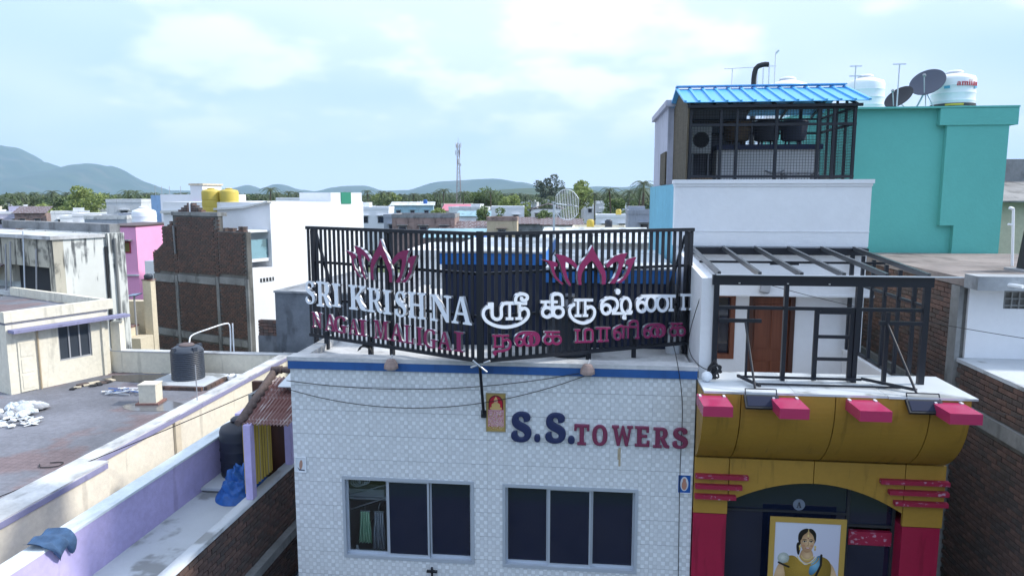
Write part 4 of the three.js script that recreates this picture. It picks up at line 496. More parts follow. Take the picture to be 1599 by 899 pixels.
  const bn = thing('slatted_bench', 'low dark slatted bench on the enclosed roof', 'bench', [3.85, 9.6, -3.75]); for (let i = 0; i < 5; i++) part(bn, 'slat', B(-0.3 + i * 0.13, -0.2 + i * 0.13, 0.28, 0.31, -0.16, 0.16), M.grey); for (const [a, b] of [[-0.27, -0.13], [0.27, -0.13], [-0.27, 0.13], [0.27, 0.13]]) part(bn, 'leg', B(a - 0.02, a + 0.02, 0, 0.28, b - 0.02, b + 0.02), M.grey);
  const bx = thing('carton', 'brown carton in the corner of the roof enclosure', 'box', [2.1, 9.6, -3.9]); part(bx, 'body', B(-0.2, 0.2, 0, 0.22, -0.14, 0.14), mat([0.34, 0.23, 0.15], 0.9)); part(bx, 'tape', B(-0.2, 0.2, 0.22, 0.223, -0.02, 0.02), M.paper);
}

// ---------- green building behind ----------
function plasticTank(name, label, at, r, h, m, group) {
  const t = thing(name, label, 'water tank', at, 0, group), pts = [[0, 0], [r * 0.97, 0], [r, 0.03]];
  for (let k = 0; k < 4; k++) { const y = h * (0.08 + 0.18 * k); pts.push([r, y], [r * 1.025, y + h * 0.02], [r * 1.025, y + h * 0.045], [r, y + h * 0.065]); }
  pts.push([r, h * 0.80], [r * 0.92, h * 0.87], [r * 0.42, h * 0.95], [r * 0.40, h * 0.96], [0, h * 0.96]); part(t, 'body', lathe(pts, [0, 0, 0], 36), m);
  part(t, 'lid', lathe([[0, h * 1.04], [r * 0.3, h * 1.03], [r * 0.4, h], [r * 0.41, h * 0.96], [0, h * 0.955]], [0, 0, 0], 28), m); return t;
}
{
  const o = [7.2, 0, -8.5], t = thing('green_building', 'plain sea green building with a stepped shallow projection', 'building', o), X = (g) => inset(g, o);
  part(t, 'wall', X(B(4.95, 9.16, 0, 11.40, -12, -7.1)), M.green); part(t, 'projection', [X(B(7.87, 9.16, 8.82, 11.03, -7.1, -6.97)), X(B(8.17, 9.16, 0, 8.82, -7.1, -6.97))], M.green);
  part(t, 'cornice', X(B(7.70, 9.32, 11.03, 11.395, -12.1, -6.94)), M.green); part(t, 'roof_edge', X(B(4.93, 9.33, 11.402, 11.44, -12.12, -6.93)), M.green);
  const wt = plasticTank('white_water_tank', 'white plastic water tank with red lettering on the green building roof', [8.75, 11.44, -8.7], 0.47, 1.0, M.tankWhite, 'white water tanks on the green roof');
  part(wt, 'printed_band', new THREE.CylinderGeometry(0.489, 0.489, 0.07, 40, 1, true).translate(0, 0.19, 0).toNonIndexed(), mat([0.05, 0.05, 0.05], 0.5, { side: THREE.DoubleSide }));
  part(wt, 'yellow_mark', new THREE.CylinderGeometry(0.4905, 0.4905, 0.045, 12, 1, true, -0.75, 0.8).translate(0, 0.19, 0).toNonIndexed(), mat([0.6, 0.45, 0.05], 0.5, { side: THREE.DoubleSide }));
  const word = new TextGeometry('amiian', { font, size: 0.12, depth: 0.008, curveSegments: 3, bevelEnabled: false }); { const P = word.attributes.position; for (let i = 0; i < P.count; i++) { const a = (P.getX(i) - 0.16) / 0.49, r = 0.483 + P.getZ(i); P.setXYZ(i, r * Math.sin(a), 0.62 + P.getY(i), r * Math.cos(a)); } word.computeVertexNormals(); } for (const a of [-0.85, 0.62]) part(wt, 'blue_mark', new THREE.CylinderGeometry(0.488, 0.488, 0.06, 6, 1, true, a, 0.26).translate(0, 0.6, 0).toNonIndexed(), mat([0.12, 0.42, 0.62], 0.5, { side: THREE.DoubleSide })); part(wt, 'lettering', word, mat([0.5, 0.03, 0.05], 0.5));
  plasticTank('white_water_tank', 'white plastic water tank behind the blue ribbed roof end', [6.95, 11.44, -9.4], 0.46, 1.05, M.tankWhite, 'white water tanks on the green roof');
  plasticTank('white_water_tank', 'pale water tank showing above the blue ridge', [5.35, 11.44, -10.6], 0.55, 1.2, M.tankWhite, 'white water tanks on the green roof');
  const dish = (label, at, r, yaw, pitch, m, hm) => {
    const k = thing('satellite_dish', label, 'satellite dish', at, yaw), pts = [], n = 8; for (let i = 0; i <= n; i++) pts.push([r * i / n, 0.16 * r * (i / n) ** 2]); for (let i = n; i >= 0; i--) pts.push([r * i / n, 0.16 * r * (i / n) ** 2 - 0.012]);
    const tilt = (g) => g.rotateX(pitch).translate(0, hm, 0); part(k, 'reflector', tilt(lathe(pts, [0, 0, 0], 36)), m);
    part(k, 'feed_arm', tilt(rod([0, -0.01, r * 0.9], [0, r * 0.85, r * 0.15], 0.012)), M.steelPipe); part(k, 'feed_horn', tilt(rod([0, r * 0.8, r * 0.12], [0, r * 0.95, r * 0.12], 0.035)), M.grey); part(k, 'mast', [rod([-0.3, 0, -0.05], [0, hm - 0.03, -0.03], 0.022), rod([0.2, 0, -0.1], [-0.05, hm * 0.75, -0.04], 0.012), rod([0.05, 0, 0.2], [-0.05, hm * 0.75, -0.04], 0.012)], M.steelPipe); return k;
  };
  dish('large grey satellite dish on the green roof beside the lettered tank', [7.98, 11.44, -8.3], 0.39, -0.70, 0.95, mat([0.075, 0.085, 0.12], 0.7), 0.68); dish('dark satellite dish tilted away next to the larger grey dish', [7.20, 11.44, -7.9], 0.33, -1.02, 0.88, mat([0.02, 0.022, 0.03], 0.7), 0.30);
  const aerial = (label, at, h, arms) => { const k = thing('aerial_mast', label, 'aerial', at, 0, 'thin aerials on the roofs'); part(k, 'pole', rod([0, 0, 0], [0, h, 0], 0.014), M.steelPipe); for (const y of arms) part(k, 'crossbar', bar([-0.14, y, 0], [0.14, y, 0], 0.02), M.steelPipe); };
  aerial('thin aerial with two crossbars behind the blue roof end', [6.35, 11.44, -8.4], 1.15, [1.13, 0.9]); aerial('thin T shaped aerial standing in front of a white tank', [6.95, 11.44, -7.4], 1.0, [0.99]);
  const vent = thing('vent_pipe', 'black bent vent pipe rising behind the blue ridge', 'pipe', [3.9, 9.6, -8.0]); part(vent, 'pipe', tube([[0, 0, 0], [0, 2.2, 0], [0, 2.75, 0], [0.05, 2.92, 0], [0.2, 2.98, 0], [0.32, 2.98, 0]], 0.06, 40, 12), M.blackDull); part(vent, 'collar', lathe([[0.062, 0.1], [0.09, 0.1], [0.09, 0.16], [0.062, 0.16]], [0, 0, 0]), M.grey);
  const rack = thing('pipe_rack', 'row of thin pale pipes with a rail above the blue ridge', 'pipes', [3.9, 9.6, -8.6]); for (const [x, h] of [[-0.4, 3.0], [0.2, 3.0], [0.34, 3.0], [0.48, 3.1], [0.62, 3.35]]) part(rack, 'pipe', rod([x, 0, 0], [x, h, 0], 0.016), M.pvc); part(rack, 'rail', [rod([-0.6, 3.0, 0], [0.65, 3.05, 0], 0.012), rod([0.62, 3.35, 0], [0.68, 3.42, 0.03], 0.03)], M.pvc);
}
// ---------- brick building over the alley on the right ----------
{
  const o = [10, 0, -3], t = thing('alley_brick_building', 'dark brick building beyond the alley with concrete frame and stepped terraces', 'building', o), X = (g) => inset(g, o);
  part(t, 'core_wall', [X(B(6.03, 15, 0, 6.82, -6.9, 3.2)), X(B(6.03, 15, 6.82, 8.06, -6.9, -2.06))], M.mortar);
  part(t, 'lower_terrace', X(B(5.985, 15, 6.822, 6.88, -2.0, 3.2)), M.whiteFloor); part(t, 'upper_terrace', X(B(5.96, 15, 8.062, 8.20, -6.95, -1.9)), con([0.36, 0.31, 0.29])); part(t, 'roof_lip', X(B(5.955, 15, 8.05, 8.265, -1.898, -1.5)), con([0.50, 0.53, 0.56]));
  part(t, 'white_wall', [X(B(6.1, 6.62, 6.882, 8.05, -2.058, -1.999)), X(B(6.62, 15, 6.882, 7.70, -2.058, -1.999)), X(B(8.0, 15, 7.70, 8.05, -2.058, -1.999))], M.white);
  const gr = part(t, 'vent_block', X(B(6.62, 8.0, 7.70, 8.05, -2.057, -2.03)), M.mortar); for (let i = 0; i <= 12; i++) part(gr, 'vent_bar', X(B(6.62 + i * 0.112, 6.645 + i * 0.112, 7.701, 8.049, -2.029, -2.0)), M.concreteRaw); for (let j = 0; j < 3; j++) part(gr, 'vent_bar', X(B(6.621, 7.99, 7.74 + j * 0.11, 7.765 + j * 0.11, -2.028, -2.004)), M.concreteRaw);
  part(t, 'drain_spout', X(rod([6.4, 8.14, -1.52], [6.5, 8.14, -1.32], 0.03)), M.pvc);
  part(t, 'column', X(B(5.955, 6.03, 0, 8.05, -2.28, -2.02)), M.concreteRaw); part(t, 'beam', [X(B(5.96, 6.03, 6.0, 6.22, -2.0, 3.2)), X(B(5.96, 6.03, 6.0, 6.22, -6.9, -2.3))], M.concreteRaw);
  const cells = courses(-6.9, 3.2, 1.0, 8.04, (u, y, j) => [6.02 + j - o[0], y, u - o[2]], (u, y) => !(u > -2.0 && y > 6.80) && !(u > -2.32 && u < -1.96) && !(y > 5.94 && y < 6.28));
  brickSkin(t, (c) => new THREE.Vector3(c.p[0] + o[0], c.p[1], c.p[2] + o[2]), cells, BRICKS, 300, 'z');
  // the yard things at the frame's edge
  const r = thing('pipe_railing', 'rusty railing of thin bars on the terrace beside the green wall', 'railing', [10.3, 8.2, -6]); part(r, 'post', [rod([-0.7, 0, 0], [-0.7, 1.1, 0], 0.014), rod([0.1, 0, 0], [0.0, 1.2, 0], 0.014)], M.blackDull); for (const y of [0.1, 0.5, 0.75, 1.05]) part(r, 'rail', rod([-1.0, y, 0], [0.8, y + (y === 0.5 ? 0.08 : 0), 0.02], 0.012), M.blackDull);
  single('stand_pipe', 'white upright water pipe with a short tap branch on the terrace', 'pipe', [rod([7.82, 8.2, -4.0], [7.75, 9.25, -4.0], 0.024), rod([7.75, 9.25, -4.0], [7.68, 9.27, -4.0], 0.028), rod([7.78, 8.95, -4.0], [7.68, 8.97, -4.0], 0.02)], M.pvc);
  const sk = thing('speaker_horn', 'dark cabinet standing on the terrace at the picture edge', 'cabinet', [7.62, 8.2, -3.05]); part(sk, 'body', metre(new THREE.CylinderGeometry(0.16, 0.24, 0.82, 4, 1).rotateY(Math.PI / 4).translate(0, 0.45, 0)), M.blackDull); part(sk, 'base', B(-0.3, 0.3, 0, 0.04, -0.3, 0.3), M.grey);
  const h = thing('tin_roofed_house', 'beige house with a patched brown tin roof beyond the green wall', 'house', [15, 0, -14]); part(h, 'wall', B(-4, 6, 0, 9.3, -6, 0), M.cream2); part(h, 'parapet', B(-4, 6, 9.9, 10.75, -6.2, -3), M.concrete); part(h, 'roof', bar([1, 9.3, 0.5], [1, 10.0, -3.2], 10.2, 0.05), con([0.38, 0.37, 0.36])); const wn = part(h, 'window', B(-3.2, -2.6, 7.6, 8.6, 0, 0.05), M.brownDark); part(wn, 'pane', B(-3.12, -2.68, 7.68, 8.52, 0.05, 0.06), M.darkGlass);
}

// ---------- cream terrace house on the left ----------
{
  const o = [-14, 0, -5], t = thing('terrace_house', 'cream walled house with a flat clay paved roof terrace and lilac edged parapets', 'house', o), X = (g) => inset(g, o), p = (n, g, m, par = t) => part(par, n, X(g), m);
  p('wall', B(-30, -9.06, 0, 3.9, -10.5, 3.5), M.cream); p('terrace_floor', B(-30, -9.2, 3.902, 4.0, -10.3, 3.4), M.terrace);
  p('parapet', B(-9.25, -8.98, 3.5, 4.66, -10.5, -1.62), M.cream); p('parapet', B(-8.98, -8.68, 0, 4.66, -1.62, 3.5), M.cream); p('parapet', B(-9.25, -8.98, 4.001, 4.66, -1.62, 3.5), M.cream); p('parapet', B(-30, -9.25, 4.002, 4.66, -10.55, -10.32), M.cream); p('wall_facing', B(-9.055, -8.985, 0, 3.5, -10.5, -1.63), M.cream);
  p('parapet_cap', B(-9.28, -8.95, 4.666, 4.70, -10.58, -1.60), M.coping); p('parapet_cap', B(-9.28, -8.65, 4.666, 4.698, -1.598, 3.5), M.coping); p('parapet_cap', B(-30, -9.282, 4.66, 4.69, -10.58, -10.30), M.coping);
  p('edge_trim', B(-8.979, -8.93, 4.575, 4.665, -10.5, -1.62), M.trim); p('edge_trim', B(-8.679, -8.63, 4.575, 4.665, -1.55, 3.5), M.trim);
  p('wall_rib', B(-8.978, -8.92, 2.0, 4.575, -4.35, -4.15), M.cream2);
  p('rear_wall_post', B(-14.75, -14.45, 4.002, 5.6, -10.56, -10.31), M.cream);
  // stair room, turned
  const so = [-14.75, 4.0, -10.05], turn = -0.427, sr = new THREE.Matrix4().makeRotationY(turn).setPosition(so[0] - o[0], so[1], so[2] - o[2]);
  const s = (n, g, m, par = t) => part(par, n, (Array.isArray(g) ? merge(g) : g).applyMatrix4(sr), m);
  s('stair_room_wall', [B(-6, -0.02, 0.0, 1.95, -0.12, 0), B(-0.14, 0, 0, 0.68, 0.002, 2.7), B(-0.14, 0, 1.72, 1.95, 0.002, 2.7), B(-0.14, 0, 0.68, 1.72, 0.002, 0.42), B(-0.14, 0, 0.68, 1.72, 1.36, 2.7), B(-6, -0.142, 0, 1.95, 2.56, 2.7), B(-0.02, 0.06, 0, 1.78, 0.03, 0.12)], M.cream);
  s('stair_room_roof', B(-6, 0.0, 1.95, 2.02, -0.12, 2.7), M.terrace); s('stair_room_parapet', [B(-0.16, 0.02, 2.021, 2.32, -0.3, 2.72), B(-6, -0.161, 2.021, 2.30, -0.3, -0.16), B(-6, -0.161, 2.021, 2.28, 2.6, 2.715)], M.cream);
  s('window_hood', [B(0.021, 0.36, 1.745, 1.83, -0.62, 2.66)], M.trim);
  const w = s('window', [B(-0.1, -0.04, 0.68, 0.72, 0.42, 1.36), B(-0.1, -0.04, 1.68, 1.72, 0.42, 1.36), B(-0.1, -0.04, 0.72, 1.68, 0.42, 0.46), B(-0.1, -0.04, 0.72, 1.68, 1.32, 1.36), B(-0.1, -0.045, 0.72, 1.68, 0.72, 0.76), B(-0.1, -0.045, 0.72, 1.68, 1.02, 1.06)], M.grey);
  for (const [a, b] of [[0.46, 0.72], [0.76, 1.02], [1.06, 1.32]]) s('pane', B(-0.085, -0.075, 0.72, 1.68, a, b), mat([0.05, 0.06, 0.075], 0.12), w);
  const d = s('door', [B(0.002, 0.03, 0.02, 1.5, 2.02, 2.45)], M.cream); for (const [a, b] of [[0.1, 0.48], [0.56, 0.94], [1.02, 1.4]]) s('door_panel', B(0.03, 0.042, a, b, 2.08, 2.39), M.cream, d);
  s('drain_pipe', rod([0.04, 0.0, 1.93], [0.04, 1.74, 1.93], 0.025), mat([0.42, 0.33, 0.22], 0.7)); 
}
function blob(cx, cz, rx, rz, seed, n = 40, rag = 0.35) { const s = new THREE.Shape(); for (let i = 0; i <= n; i++) { const a = i / n * Math.PI * 2, k = 1 + rag * (fbm(i / n, 0.5, 6, 2, 4, seed) - 0.5) * 2; const x = cx + rx * Math.cos(a) * k, y = -(cz + rz * Math.sin(a) * k); i ? s.lineTo(x, y) : s.moveTo(x, y); } return new THREE.ShapeGeometry(s).rotateX(-Math.PI / 2); }
structure('puddle', blob(-13.0, -9.65, 1.75, 0.5, 5).translate(0, 4.006, 0), M.puddle); structure('puddle', blob(-11.2, -7.0, 0.9, 0.5, 8).translate(0, 4.006, 0), mat([0.13, 0.13, 0.14], 0.16));
{
  const base = thing('tank_plinth', 'low cement plinth edged with red bricks under the black tank', 'plinth', [-11.75, 4.0, -9.3]); part(base, 'slab', B(-0.85, 0.95, 0.0, 0.12, -0.75, 0.7), M.whiteFloor);
  for (let i = 0; i < 8; i++) part(base, 'brick', B(-0.85 + i * 0.225, -0.64 + i * 0.225, 0.003, 0.105, 0.701, 0.80), BRICKS[i % 4]); for (let i = 0; i < 6; i++) part(base, 'brick', B(0.951, 1.05, 0.003, 0.105, -0.72 + i * 0.24, -0.5 + i * 0.24), BRICKS[(i + 1) % 4]);
  const tk = thing('terrace_water_tank', 'black ribbed plastic water tank on the cream house terrace', 'water tank', [-11.75, 4.12, -9.45]), pts = [[0, 0], [0.455, 0]]; for (let i = 0; i < 15; i++) { const y = 0.02 + i * 0.056; pts.push([0.462, y], [0.462, y + 0.03], [0.446, y + 0.036], [0.446, y + 0.05]); } pts.push([0.44, 0.87], [0.36, 0.95], [0.2, 0.99], [0, 0.99]);
  part(tk, 'body', lathe(pts, [0, 0, 0], 40), M.tankBlack); part(tk, 'lid', lathe([[0, 1.05], [0.18, 1.04], [0.22, 1.0], [0.22, 0.985], [0, 0.985]], [0, 0, 0]), mat([0.13, 0.10, 0.10], 0.8)); for (let i = 0; i < 4; i++) { const a = i * 1.571 + 0.5; part(tk, 'lug', metre(new THREE.BoxGeometry(0.13, 0.18, 0.08).rotateY(-a + Math.PI / 2).translate(0.41 * Math.cos(a), 0.88, 0.41 * Math.sin(a))), M.tankBlack); }
  single('tank_pipe', 'white plastic pipe looping over the parapet into the black tank', 'pipe', [tube([[-11.75, 5.16, -9.6], [-11.75, 5.32, -9.7], [-11.4, 5.48, -10.1], [-11.1, 5.56, -10.6], [-11.05, 5.54, -10.66], [-11.05, 4.5, -10.68]], 0.022, 60, 8), rod([-10.95, 4.0, -10.7], [-10.95, 5.55, -10.7], 0.022)], M.pvc);
  const ch = thing('vent_block', 'cream painted masonry block standing on the roof terrace', 'masonry block', [-11.55, 4.0, -7.3], 0.15); part(ch, 'body', B(-0.22, 0.22, 0.0, 0.52, -0.2, 0.2), M.cream); part(ch, 'cap', B(-0.235, 0.235, 0.52, 0.55, -0.215, 0.215), M.cream); part(ch, 'skirting', B(-0.3, 0.3, 0, 0.05, -0.26, 0.26), mat([0.3, 0.16, 0.14], 0.9, { map: T.grain }));
  single('thin_rod', 'thin upright rod rising from the terrace parapet', 'rod', rod([-9.12, 4.7, -5.4], [-9.12, 5.55, -5.4], 0.012), M.grey);
  const R = rng(77);
  const heap = (name, label, cx, cz, n, rx, rz, make) => { const t = thing(name, label, 'debris', [cx, 4.0, cz]); for (let i = 0; i < n; i++) { const a = R() * 6.283, q = Math.sqrt(R()), x = rx * q * Math.cos(a), z = rz * q * Math.sin(a); make(t, x, z, 1 - q, i); } };
  heap('pipe_heap', 'tangle of white and grey pipe offcuts on the terrace', -12.75, -8.0, 26, 0.62, 0.22, (t, x, z, h, i) => { const a = R() * 3.14, l = 0.15 + R() * 0.22, y = 0.03 + h * 0.2 * R(); part(t, 'offcut', rod([x - l * Math.cos(a), y, z - l * 0.5 * Math.sin(a)], [x + l * Math.cos(a), y + 0.12 * R(), z + l * 0.5 * Math.sin(a)], 0.014, 0.014, 6), i % 5 === 0 ? M.tarp : i % 3 ? M.pvc : M.steelPipe); });
  const sack = (seed, s) => { const g = new THREE.SphereGeometry(1, 18, 12).toNonIndexed(), P = g.attributes.position; for (let i = 0; i < P.count; i++) { const x = P.getX(i), y = P.getY(i), z = P.getZ(i), k = 1 + 0.28 * (fbm(x * 0.3 + 0.5, z * 0.3 + y * 0.21 + 0.5, 8, 8, 4, seed) - 0.5) * 2; P.setXYZ(i, x * k * s[0], Math.max(y * k * s[1], -s[1] * 0.25), z * k * s[2]); } g.computeVertexNormals(); return g; };
  heap('rubble_sacks', 'heap of white plastic sacks and broken sheets on the terrace', -14.35, -6.1, 22, 0.55, 0.6, (t, x, z, h, i) => part(t, 'sack', sack(i + 3, [0.08 + R() * 0.17, 0.06 + h * 0.12, 0.07 + R() * 0.11]).rotateY(R() * 3).translate(x, 0.05 + h * 0.12, z), [M.paper, M.sheetWhite, M.grey, M.whiteFloor][i % 4]));
  heap('broken_boards', 'scatter of broken white board pieces in front of the sacks', -14.0, -5.3, 70, 0.75, 0.5, (t, x, z, h, i) => part(t, 'board_piece', metre(new THREE.BoxGeometry(0.06 + R() * 0.2, 0.015, 0.04 + R() * 0.1).rotateX((R() - 0.5) * 0.9).rotateZ((R() - 0.5) * 0.4).rotateY(R() * 3).translate(x, 0.035 + h * 0.12 * R(), z)), [M.paper, M.pvc, M.grey, M.paper, M.sheetWhite][i % 5]));
  heap('corner_rubble', 'pale rubble and torn sheets in the terrace corner behind the plinth', -10.1, -9.9, 16, 0.75, 0.28, (t, x, z, h, i) => part(t, 'fragment', metre(new THREE.BoxGeometry(0.1 + R() * 0.3, 0.03 + R() * 0.08, 0.08 + R() * 0.16).rotateZ((R() - 0.5) * 0.5).rotateY(R() * 3).translate(x, 0.06 + h * 0.1, z)), [M.paper, M.grey, M.pvc][i % 3]));
  heap('wall_foot_debris', 'flat stones and planks along the foot of the stair room', -14.35, -8.85, 12, 0.22, 0.7, (t, x, z, h, i) => part(t, 'fragment', metre(new THREE.BoxGeometry(0.12 + R() * 0.22, 0.02 + R() * 0.03, 0.08 + R() * 0.1).rotateY(R() * 3).translate(x - 0.4 * z, 0.03, z)), [M.clay, M.cream2, M.blackDull][i % 3]));
  const twig = thing('dry_branch', 'dry forked branch lying on the terrace near the parapet', 'branch', [-9.9, 4.02, -3.9]); part(twig, 'stem', tube([[-0.5, 0.02, -0.25], [-0.2, 0.05, -0.05], [0.25, 0.04, 0.3]], 0.01, 12), M.bark); part(twig, 'twig', tube([[0.05, 0.05, 0.14], [0.2, 0.08, -0.15], [0.22, 0.1, -0.35]], 0.006, 10), M.bark); part(twig, 'twig', tube([[-0.1, 0.05, 0.02], [-0.02, 0.09, -0.2], [-0.05, 0.1, -0.32]], 0.006, 10), M.bark);
  single('loose_cable', 'loop of black cable lying on the terrace floor', 'cable', tube([[-11.15, 4.02, -2.9], [-11.0, 4.02, -2.75], [-10.7, 4.02, -2.85], [-10.75, 4.02, -3.05], [-11.0, 4.02, -3.0]], 0.011, 30), M.wire);
}

// ---------- lavender walled lower terrace ----------
{
  const o = [-6.2, 0, 0], t = thing('lavender_house', 'low house with lavender terrace wall and rough brick side', 'house', o), X = (g) => inset(g, o), p = (n, g, m, par = t) => part(par, n, X(g), m);
  p('core_wall', B(-7.2, -5.53, 0, 4.0, -6, 4), M.mortar); p('terrace_floor', B(-7.0, -5.57, 4.0, 4.1, -6, 4), M.whiteFloor); p('lavender_wall', B(-7.25, -7.0, 3.4, 4.88, -3.6, 4), M.lavender); p('wall_cap', B(-7.26, -6.985, 4.88, 4.92, -3.6, 4), pl([0.72, 0.78, 0.82]));
  p('rear_wall', B(-7.25, -7.0, 3.4, 5.0, -6, -3.6), M.lavender);
  p('parapet_core', B(-5.62, -5.53, 4.1, 4.42, -6, 4), M.mortar);
  { const rw = [], Nn = 120; for (const e of [0, 1, 2, 3]) { const r = []; for (let i = 0; i <= Nn; i++) { const z = -3.4 + i / Nn * 7.4, k = fbm(i / Nn, 0.3 + e * 0.2, 30, 5, 4, 14) - 0.5; r.push(e === 0 ? [-5.72 + k * 0.05, 4.3, z] : e === 1 ? [-5.68 + k * 0.06, 4.455 + k * 0.02, z] : e === 2 ? [-5.50 + k * 0.05, 4.46 + k * 0.03, z] : [-5.485 + k * 0.05, 4.40 + k * 0.05, z]); } rw.push(r); } p('cement_ledge', metre(quadStrip(rw)), Object.assign(M.whiteFloor.clone(), { side: THREE.DoubleSide })); }
  const cells = courses(-3.4, 4, 1.2, 4.42, (u, y, j) => [-5.52 + j - o[0], y, u - o[2]], () => true, 0.225, 0.07, 0.016, 9);
  brickSkin(t, (c) => new THREE.Vector3(c.p[0] + o[0], c.p[1], c.p[2]), cells, BRICKS, 300, 'z'); p('ledge', B(-5.51, -5.36, 3.18, 3.34, -6, 4), M.concreteRaw);
  part(t, 'mortar_core', X(B(-5.56, -5.531, 0.2, 4.4, -6, 4)), M.mortar);
  const sl = thing('floor_slab', 'raised rough cement slab at the end of the lower terrace', 'slab', [-6.75, 4.1, -2.3]); part(sl, 'top', B(-0.24, 0.3, 0.04, 0.09, -0.6, 0.55), M.whiteFloor); part(sl, 'edge', B(-0.23, 0.29, 0, 0.04, -0.59, 0.53), M.concreteRaw);
  plasticTank('drum_tank', 'tall dark water tank against the lavender wall', [-6.60, 4.19, -2.5], 0.35, 1.08, mat([0.012, 0.016, 0.03], 0.5));
  // blue tarpaulin, slumped over a heap
  const rows = []; for (let i = 0; i <= 26; i++) { const r = []; for (let j = 0; j <= 52; j++) { const q = i / 26, a = j / 52 * Math.PI * 2, k = 1 + 0.30 * (Math.abs(fbm(j / 52, q, 14, 7, 4, 44) - 0.5) * 4 - 0.5) * Math.sin(q * 3.0 + 0.1); r.push([-6.12 + 0.44 * q ** 0.8 * Math.cos(a) * k - 0.1 * q, 4.105 + 0.50 * (1 - q * q) * k, -1.85 + 0.62 * q ** 0.8 * Math.sin(a) * k]); } rows.push(r); }
  single('blue_tarpaulin', 'blue tarpaulin draped over a heap on the lower terrace', 'tarpaulin', metre(quadStrip(rows)), Object.assign(M.tarp.clone(), { side: THREE.DoubleSide }));
  const cl = []; for (let i = 0; i <= 10; i++) { const r = []; for (let j = 0; j <= 12; j++) { const u = j / 12 - 0.5, v = i / 10; const over = Math.max(0, v - 0.5), rag = 1 + 0.35 * Math.sin(j * 0.9); r.push([v < 0.5 ? -7.27 + v * 0.62 : -6.96 + 0.06 * Math.sin(over * 6.28) + 0.02 * Math.sin(j * 1.4), 4.965 + 0.02 * (1 + Math.sin(j * 1.1 + i * 0.5)) * (v < 0.5 ? 1 : 0.3) - over * 0.48 * rag, 1.75 + u * 0.48 * (1 - 0.5 * over) - over * 0.2]); } cl.push(r); }
  single('draped_cloth', 'dark blue cloth draped over the lavender wall cap', 'cloth', [metre(quadStrip(cl)), metre(quadStrip(cl.map((r) => r.map(([a, b, c]) => [a - 0.004, b - 0.012, c]))))], mat([0.06, 0.13, 0.26], 0.9, { map: T.grain, side: THREE.DoubleSide }));
  // little corrugated shed
  const so = [-6.1, 4.1, -1.7], s = thing('corrugated_shed', 'small shed with rusty corrugated roof, clay ridge tiles and yellow striped curtain', 'shed', so), S = (g) => inset(g, so), q = (n, g, m) => part(s, n, S(g), m);
  q('post', B(-5.62, -5.50, 4.46, 5.74, -0.92, -0.78), M.lavender); q('post', B(-5.62, -5.50, 4.46, 5.9, -2.5, -2.34), M.lavender); q('rear_wall', B(-6.3, -5.5, 4.11, 6.0, -2.62, -2.52), M.brownDark); q('inner_wall', B(-6.12, -6.05, 4.11, 5.9, -2.5, -2.0), M.concrete);
  const ct = []; for (let i = 0; i <= 6; i++) { const r = []; for (let j = 0; j <= 70; j++) r.push([-5.72 + 0.022 * Math.sin(j * 0.9), 5.74 - i * 0.21, -0.95 - j / 70 * 1.05]); ct.push(r); }
  q('striped_curtain', metre(quadStrip(ct)), mat([0.9, 0.9, 0.9], 0.95, { side: THREE.DoubleSide, map: tex(64, 4, 0.16, (u) => (u < 0.35 ? [0.80, 0.70, 0.34] : u < 0.5 ? [0.24, 0.20, 0.16] : u < 0.8 ? [0.74, 0.72, 0.62] : [0.42, 0.36, 0.16])) }));
  const cor = []; for (let i = 0; i <= 3; i++) { const r = [], f = i / 3; for (let j = 0; j <= 96; j++) r.push([-6.02 + 0.28 * (1 - f) + j / 96 * (1.15 - 0.28 * (1 - f)), 5.74 + f * 0.30 + 0.016 * Math.sin(j * 0.98), -0.85 - f * 1.9]); cor.push(r); }
  q('roof_sheet', [metre(quadStrip(cor)), metre(quadStrip(cor.map((r) => r.map(([a, b, c]) => [a, b - 0.006, c]).reverse())))], Object.assign(M.rust.clone(), { side: THREE.DoubleSide }));
  q('white_sheet', bar([-5.25, 6.06, -2.0], [-5.25, 6.30, -3.2], 0.6, 0.02), M.sheetWhite);
  for (let i = 0; i < 9; i++) { const f = i / 8; part(s, 'ridge_tile', S(new THREE.CylinderGeometry(0.055, 0.085, 0.225, 12, 1, false).rotateX(Math.PI / 2 + 0.17).translate(-5.72 - 0.28 * f, 5.78 + f * 0.31, -0.92 - f * 1.85)), M.clay); } for (let i = 0; i < 6; i++) part(s, 'ridge_tile', S(new THREE.CylinderGeometry(0.055, 0.08, 0.205, 12).rotateZ(Math.PI / 2).translate(-5.95 + i * 0.21, 6.16, -2.85)), M.clay);
  const gap = thing('alley_roof', 'low wet sheet metal roof in the gap beside the tiled building', 'roof', [-4.95, 0, -1]); part(gap, 'sheet', B(-0.42, 0.44, 2.4, 2.43, -2.6, 3.5), mat([0.20, 0.28, 0.38], 0.12, { metalness: 0.3, map: T.concrete })); part(gap, 'edge', B(-0.44, -0.421, 2.36, 2.47, -2.6, 3.5), M.blackDull); part(gap, 'wall', B(-0.4, 0.42, 0, 2.39, -2.5, 3.4), M.concreteRaw);
}

